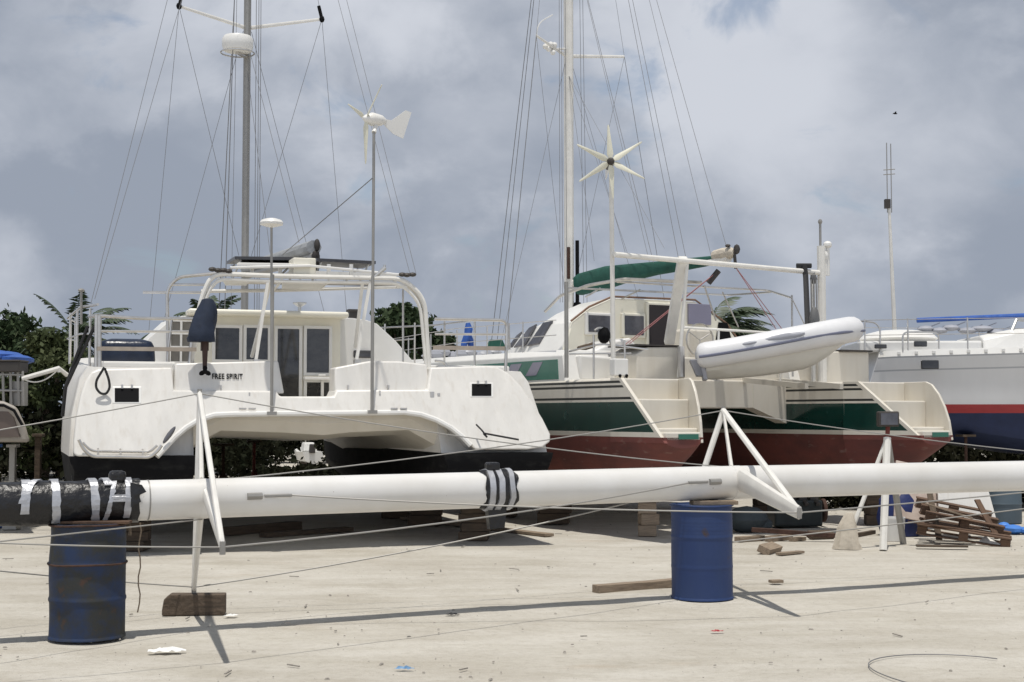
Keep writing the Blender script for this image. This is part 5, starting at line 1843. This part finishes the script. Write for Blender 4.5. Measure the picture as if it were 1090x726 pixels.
mb = MB(); mb.prism([(-.15, 0, 0), (.18, 0, 0), (.02, .03, .2)], (0, .02, 0)); o = mb.build("board_scrap", gel); o.location = (P(1045, 570, 19.0).x, 18.8, .0); o.rotation_euler = (R(-50), 0, -.1); tag(o, "white triangular board scrap at the right foot of the pallets", "board scrap")
for (x0, y0, d0, z0), (x1, y1, d1, z1), w_, m_, lb in (
        ((968, 560, 18.7, .30), (1052, 563, 18.9, .12), .10, woodr, "brown slat lying across the front of the pallet heap"),
        ((985, 550, 19.0, .52), (1035, 556, 18.9, .33), .09, wood, "greyish slat sloping over the top of the pallet heap"),
        ((975, 572, 18.3, .02), (1030, 578, 18.2, .02), .11, woodd, "dark board flat on the sand before the pallet heap"),
        ((1040, 545, 19.3, .55), (1062, 568, 18.9, .06), .09, woodr, "reddish broken slat leaning at the right end of the pallet heap"),
        ((990, 545, 19.5, .62), (1000, 572, 18.8, .05), .08, woodd, "dark slat standing steeply against the pallet heap")):
    plank((P(x0, y0, d0).x, d0, z0), (P(x1, y1, d1).x, d1, z1), w_, .022, m_, lb, "loose_slat", "slat")
# blue tarps, bucket
mb = MB(); secs = []
for z, w in ((0, .28), (.25, .3), (.5, .26), (.62, .18), (.66, .05)):
    secs.append([Vector((w * math.cos(a) * (1 + .15 * math.sin(4 * a + z * 5)), .3 * w / .3 * math.sin(a), z)) for a in np.linspace(0, 2 * math.pi, 20, endpoint=False)])
mb.loft(secs); o = mb.build("tarp_bundle", mat("dark_blue_tarp", (.012, .025, .12), .6, var=.3, bump=.6, bscale=8), smooth=True); o.location = (P(960, 540, 20.2).x, 20.3, 0); tag(o, "dark blue tarp bundle behind the lamp stand", "tarp")
mb = MB(); mb.ell((0, 0, .05), (.15, .2, .07), 10); mb.ell((.13, -.05, .04), (.12, .15, .05), 10); mb.ell((-.1, .1, .09), (.09, .1, .06), 10); o = mb.build("plastic_sheet", bluel, smooth=True); o.location = (G(1074, 566).x, 20.7, 0); tag(o, "bright blue plastic sheet crumpled right of the pallets", "plastic sheet")
mb = MB(); mb.lathe([(.14, 0), (.16, .3), (.165, .3), (.165, .32), (.15, .32), (.13, .03), (.01, .02)], n=24)
o = mb.build("bucket", gelw, smooth=True); o.location = (P(955, 560, 19.2).x, 19.4, .0); tag(o, "white bucket beside the lamp stand's dark leg", "bucket")
mb = MB(); mb.lathe([(.27, 0), (.285, .02), (.285, .3), (.295, .31), (.285, .33), (.285, .6), (.25, .7), (.06, .74)], n=28)
o = mb.build("water_barrel", mat("slate_barrel", (.07, .10, .125), .5, var=.2), smooth=True); o.location = (P(1070, 540, 22.5).x, 22.6, 0); tag(o, "dull slate blue barrel in the shade under the right yacht", "barrel")
# old machinery in the shade
en = thing("old_engine", "dark greasy engine lying in the shade behind the right drum", "engine", (P(846, 560, 21.8).x, 21.8, 0), .1)
mb = MB(); mb.box((0, 0, .22), (.75, .45, .4)); mb.build("engine_block", engine, en, bevel=.03)
mb = MB()
for k in range(4):
    mb.box((-.27 + .18 * k, 0, .46), (.13, .3, .1)); mb.tube([(-.27 + .18 * k, -.2, .4), (-.27 + .18 * k, -.33, .36)], .035, 8)
mb.build("cylinder_head", dkbox, en, bevel=.01)
mb = MB(); mb.lathe([(.17, 0), (.18, .02), (.18, .05), (.15, .06), (.04, .06)], (.42, 0, .25), 20, axis=(1, 0, 0)); mb.build("flywheel", rust, en)
mb = MB(); mb.tube([(-.5, -.2, .05), (-.9, -.3, .08), (-1.2, -.1, .06)], .04, 8); mb.build("exhaust_pipe", rust, en, smooth=True)
mb = MB(); mb.ell((0, 0, .17), (.33, .25, .2), 12); mb.ell((.2, .05, .1), (.2, .2, .12), 10); o = mb.build("tarp_bundle", mat("slate_tarp", (.045, .06, .07), .7, var=.3, bump=.7, bscale=7), smooth=True); o.location = (P(795, 560, 21).x, 21.0, 0); tag(o, "slate grey tarp bundle on the ground right of the blue drum", "tarp")
plank((P(845, 560, 19).x - .5, 19.4, .12), (P(880, 560, 19).x + .2, 19.2, .05), .08, .06, rust, "rusty reddish iron bar in front of the old engine", "iron_bar", "iron bar")
plank(G(862, 574), G(885, 573), .14, .1, woodd, "dark broken wood pile piece left of the rag", "broken_wood", "broken wood", .3)
plank(G(905, 572.5), G(930, 568), .07, .05, woodd, "dark stick between the rag and the lamp stand", "stick", "stick")

# keel blocks and props under the boats
def blockstack(fr, u, v, n, label, m=woodd, sx=.5, sy=.3, zt=.2):
    w_ = fr.m @ Vector((u, v, zt))
    mb = MB()
    h = w_.z / n
    for k in range(n):
        mb.box((.02 * (k % 2), 0, h * (k + .5)), (sx, sy, h - .004), rz=(.12 if k % 2 else -.08))
    o = mb.build("keel_block", m, bevel=.01)
    o.location = (w_.x, w_.y, 0)
    return tag(o, label, "keel block")
for fr, nm, us in ((B1, "left catamaran", 2.55), (B2, "green trimmed catamaran", 2.36)):
    for sd_, u in (("port", -us), ("starboard", us)):
        blockstack(fr, u, 4.1, 2, "timber block under the aft end of the %s keel of the %s" % (sd_, nm))
        blockstack(fr, u, 6.0, 2, "timber block under the forward end of the %s keel of the %s" % (sd_, nm))
blockstack(B3, 0, 5.6, 2, "timber block under the keel of the grey white yacht")
blockstack(B2, -2.36, 1.2, 4, "tall crib of pale timber under the near stern of the green trimmed catamaran", wood, .26, .26, .53)
blockstack(B2, 2.36, 1.2, 4, "tall crib of dark timber under the far stern of the green trimmed catamaran", woodd, .3, .3, .53)
blockstack(B1, -2.5, 1.1, 4, "tall crib of timber under the port stern of the left catamaran", woodd, .4, .3, .37)
blockstack(B1, 2.5, 1.1, 4, "tall crib of timber under the starboard stern of the left catamaran", woodd, .4, .3, .37)
def stand(loc, h, rz, label, m):
    s_ = thing("boat_stand", label, "boat stand", loc, rz, "boat stands under the hulls")
    for k in range(3):
        a = 2.094 * k
        mb = MB(); mb.tube([(.32 * math.cos(a), .32 * math.sin(a), 0), (0, 0, h * .62)], .024, 6); mb.build("leg", m, s_)
    mb = MB(); mb.tube([(0, 0, h * .3), (0, 0, h)], .028, 8); mb.build("post", m, s_)
    mb = MB(); mb.box((0, 0, h), (.26, .26, .04)); mb.build("pad", woodd, s_)
for fr, u, v, h, lab in ((B1, .3, 8.6, 1.25, "red tripod stand seen through the tunnel of the left catamaran"), (B1, -.35, 8.2, 1.2, "brown tripod stand deep in the tunnel of the left catamaran"),
                         (B2, -1.3, 9.2, 1.6, "red stand far under the bridge deck of the green trimmed catamaran"), (B3, 1.25, 2.0, 1.35, "stand propping the yacht hull near its stern"), (B3, 1.5, 4.0, 1.2, "stand propping the yacht hull near the right edge")):
    w_ = fr.m @ Vector((u, v, 0))
    stand((w_.x, w_.y, 0), h, rnd.random(), lab, redpost if "red" in lab else rust)
# little white boat seen through the tunnel
fb = P(328, 478, 48)
b5 = thing("small_boat", "small white boat seen far off through the left catamaran's tunnel", "boat", (fb.x, 48, 0), .35)
mb = MB(); secs = []
for v, b, z in ((-.9, .36, .52), (0, .42, .50), (.8, .32, .54), (1.3, .04, .62)):
    secs.append([Vector((b, v, z)), Vector((b * .75, v, .2)), Vector((0, v, .1)), Vector((-b * .75, v, .2)), Vector((-b, v, z))])
mb.loft(secs); mb.build("hull", gelw, b5, smooth=True)
mb = MB(); mb.box((.02, .1, .66), (.42, .6, .30), taper=.8); mb.build("cabin", gelw, b5, bevel=.04)
mb = MB(); mb.box((-.06, -.92, .62), (.2, .2, .3), taper=.8); mb.build("outboard", dkbox, b5, bevel=.03)
mb = MB(); mb.box((0, 0, .07), (.3, 1.2, .14)); mb.build("cradle", woodd, b5)

bq_ = P(953, 121, 60)
mb = MB()
mb.ell((0, 0, 0), (.16, .06, .05), 8)
for sg in (-1, 1):
    mb.loft([[Vector((.07, 0, .02)), Vector((-.07, 0, .02)), Vector((-.07, 0, .03)), Vector((.07, 0, .03))], [Vector((.03, .2 * sg, .10)), Vector((-.06, .2 * sg, .10)), Vector((-.06, .2 * sg, .11)), Vector((.03, .2 * sg, .11))], [Vector((-.06, .42 * sg, .06)), Vector((-.09, .42 * sg, .06)), Vector((-.09, .42 * sg, .065)), Vector((-.06, .42 * sg, .065))]])
o = mb.build("bird", blackp, smooth=True); o.location = bq_; o.scale = (.6,) * 3
tag(o, "small dark bird in flight above the radio antenna", "bird")

# ---------------------------------------------------------------- sky and light
SUN_EL, SUN_AZ = 80.5, 184.0          # azimuth clockwise from +Y: the sun stands behind the camera, almost overhead
w = bpy.data.worlds.new("World")
scene.world = w
w.use_nodes = True
nt = w.node_tree
bg = nt.nodes["Background"]
STR = .1
bg.inputs["Strength"].default_value = STR
sky = nt.nodes.new("ShaderNodeTexSky")
sky.sky_type = 'NISHITA'
sky.sun_disc = False
sky.sun_elevation = R(SUN_EL)
sky.sun_rotation = R(SUN_AZ)
sky.air_density, sky.dust_density, sky.ozone_density = 1.0, 1.5, 1.0
tc = nt.nodes.new("ShaderNodeTexCoord")


def N(kind, **kw):
    n = nt.nodes.new(kind)
    for k, v_ in kw.items():
        setattr(n, k, v_)
    return n


def noise_n(scale, detail, loc, stretch=(1, 1, 2.2), rough=.55, dist=0.0):
    mp = N("ShaderNodeMapping")
    mp.inputs["Location"].default_value = loc
    mp.inputs["Scale"].default_value = stretch
    nt.links.new(tc.outputs["Generated"], mp.inputs["Vector"])
    n = N("ShaderNodeTexNoise")
    n.inputs["Scale"].default_value = scale
    n.inputs["Detail"].default_value = detail
    n.inputs["Roughness"].default_value = rough
    n.inputs["Distortion"].default_value = dist
    nt.links.new(mp.outputs["Vector"], n.inputs["Vector"])
    return n.outputs["Fac"]


def rng(src, a, b, c=0.0, d=1.0, smooth=True):
    m = N("ShaderNodeMapRange")
    if smooth:
        m.interpolation_type = 'SMOOTHSTEP'
    for k, v_ in (("From Min", a), ("From Max", b), ("To Min", c), ("To Max", d)):
        m.inputs[k].default_value = v_
    nt.links.new(src, m.inputs["Value"])
    return m.outputs["Result"]


def math_n(op, a, b):
    m = N("ShaderNodeMath", operation=op)
    for i, x in enumerate((a, b)):
        if isinstance(x, (int, float)):
            m.inputs[i].default_value = x
        else:
            nt.links.new(x, m.inputs[i])
    return m.outputs[0]


def mixc(f, a, b):
    m = N("ShaderNodeMix", data_type='RGBA')
    nt.links.new(f, m.inputs["Factor"])
    for nm, x in (("A", a), ("B", b)):
        if isinstance(x, tuple):
            m.inputs[nm].default_value = (*[q / STR for q in x], 1)
        else:
            nt.links.new(x, m.inputs[nm])
    return m.outputs["Result"]


sep = N("ShaderNodeSeparateXYZ")
nt.links.new(tc.outputs["Generated"], sep.inputs[0])
big = noise_n(4.0, 6, (.9, 1.7, .1), (1, 1, 1.6), .5, .25)
mid = noise_n(9.0, 9, (3.1, .2, 1.0), (1, 1, 1.4), .55, .3)


def bank(px, py, r0, amp):
    """a cloud bank (or thin spot) in one direction of the sky"""
    d = ray(px, py).normalized()
    n = N("ShaderNodeVectorMath", operation='DOT_PRODUCT')
    nt.links.new(tc.outputs["Generated"], n.inputs[0])
    n.inputs[1].default_value = d
    return rng(n.outputs["Value"], math.cos(R(r0)), 1.0, 0, amp)


lit = math_n('ADD', math_n('MULTIPLY', big, .85), math_n('MULTIPLY', mid, .50))
for bk in ((900, 130, 9, .20), (760, 60, 7, .16), (560, 250, 6, .10), (80, 190, 9, -.12), (1000, 300, 6, -.16), (300, 60, 6, .05)):
    lit = math_n('ADD', lit, bank(*bk))
puff = rng(noise_n(6.5, 10, (5.3, 2.2, .7), (1, 1, 1.35), .56, .2), .47, .60)
lit = math_n('ADD', lit, math_n('MULTIPLY', puff, .13))
f = rng(lit, .55, 1.06)
cloud = mixc(f, (.315, .356, .432), (.62, .65, .715))
overhead = rng(sep.outputs["Z"], .35, .85, 1.0, .60)  # unseen sky overhead dimmed to deepen the shade below
# unseen sky behind the camera, brightened to lift faces turned towards it
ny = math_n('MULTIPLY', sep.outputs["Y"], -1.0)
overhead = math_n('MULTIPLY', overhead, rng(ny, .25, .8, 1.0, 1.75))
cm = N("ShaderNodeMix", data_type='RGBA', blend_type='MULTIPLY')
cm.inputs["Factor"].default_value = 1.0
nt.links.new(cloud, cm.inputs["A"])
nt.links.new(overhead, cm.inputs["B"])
cn = math_n('ADD', noise_n(9, 7, (1.2, 4.4, .35), (1, 1, 1.8), .55, .5), bank(650, 115, 4.0, .13))
cn = math_n('ADD', cn, bank(775, -25, 3.2, .17))
clear = rng(cn, .60, .74, 0, .6)
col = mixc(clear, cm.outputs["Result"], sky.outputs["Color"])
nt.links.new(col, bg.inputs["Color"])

ld = bpy.data.lights.new("sun", 'SUN')
ld.energy = 3.6
ld.angle = R(.9)
ld.color = (1.0, .955, .88)
lo_ = bpy.data.objects.new("sun", ld)
COL.objects.link(lo_)
az, el = R(SUN_AZ), R(SUN_EL)
sd = Vector((math.sin(az) * math.cos(el), math.cos(az) * math.cos(el), math.sin(el)))
lo_.rotation_euler = (-sd).to_track_quat('-Z', 'Y').to_euler()
lo_.location = sd * 60

scene.view_settings.view_transform = 'Standard'
scene.view_settings.look = 'None'
scene.view_settings.exposure = 0.0
scene.view_settings.gamma = 1.0
scene.render.engine = 'CYCLES'
scene.cycles.use_denoising = True
scene.cycles.max_bounces = 6
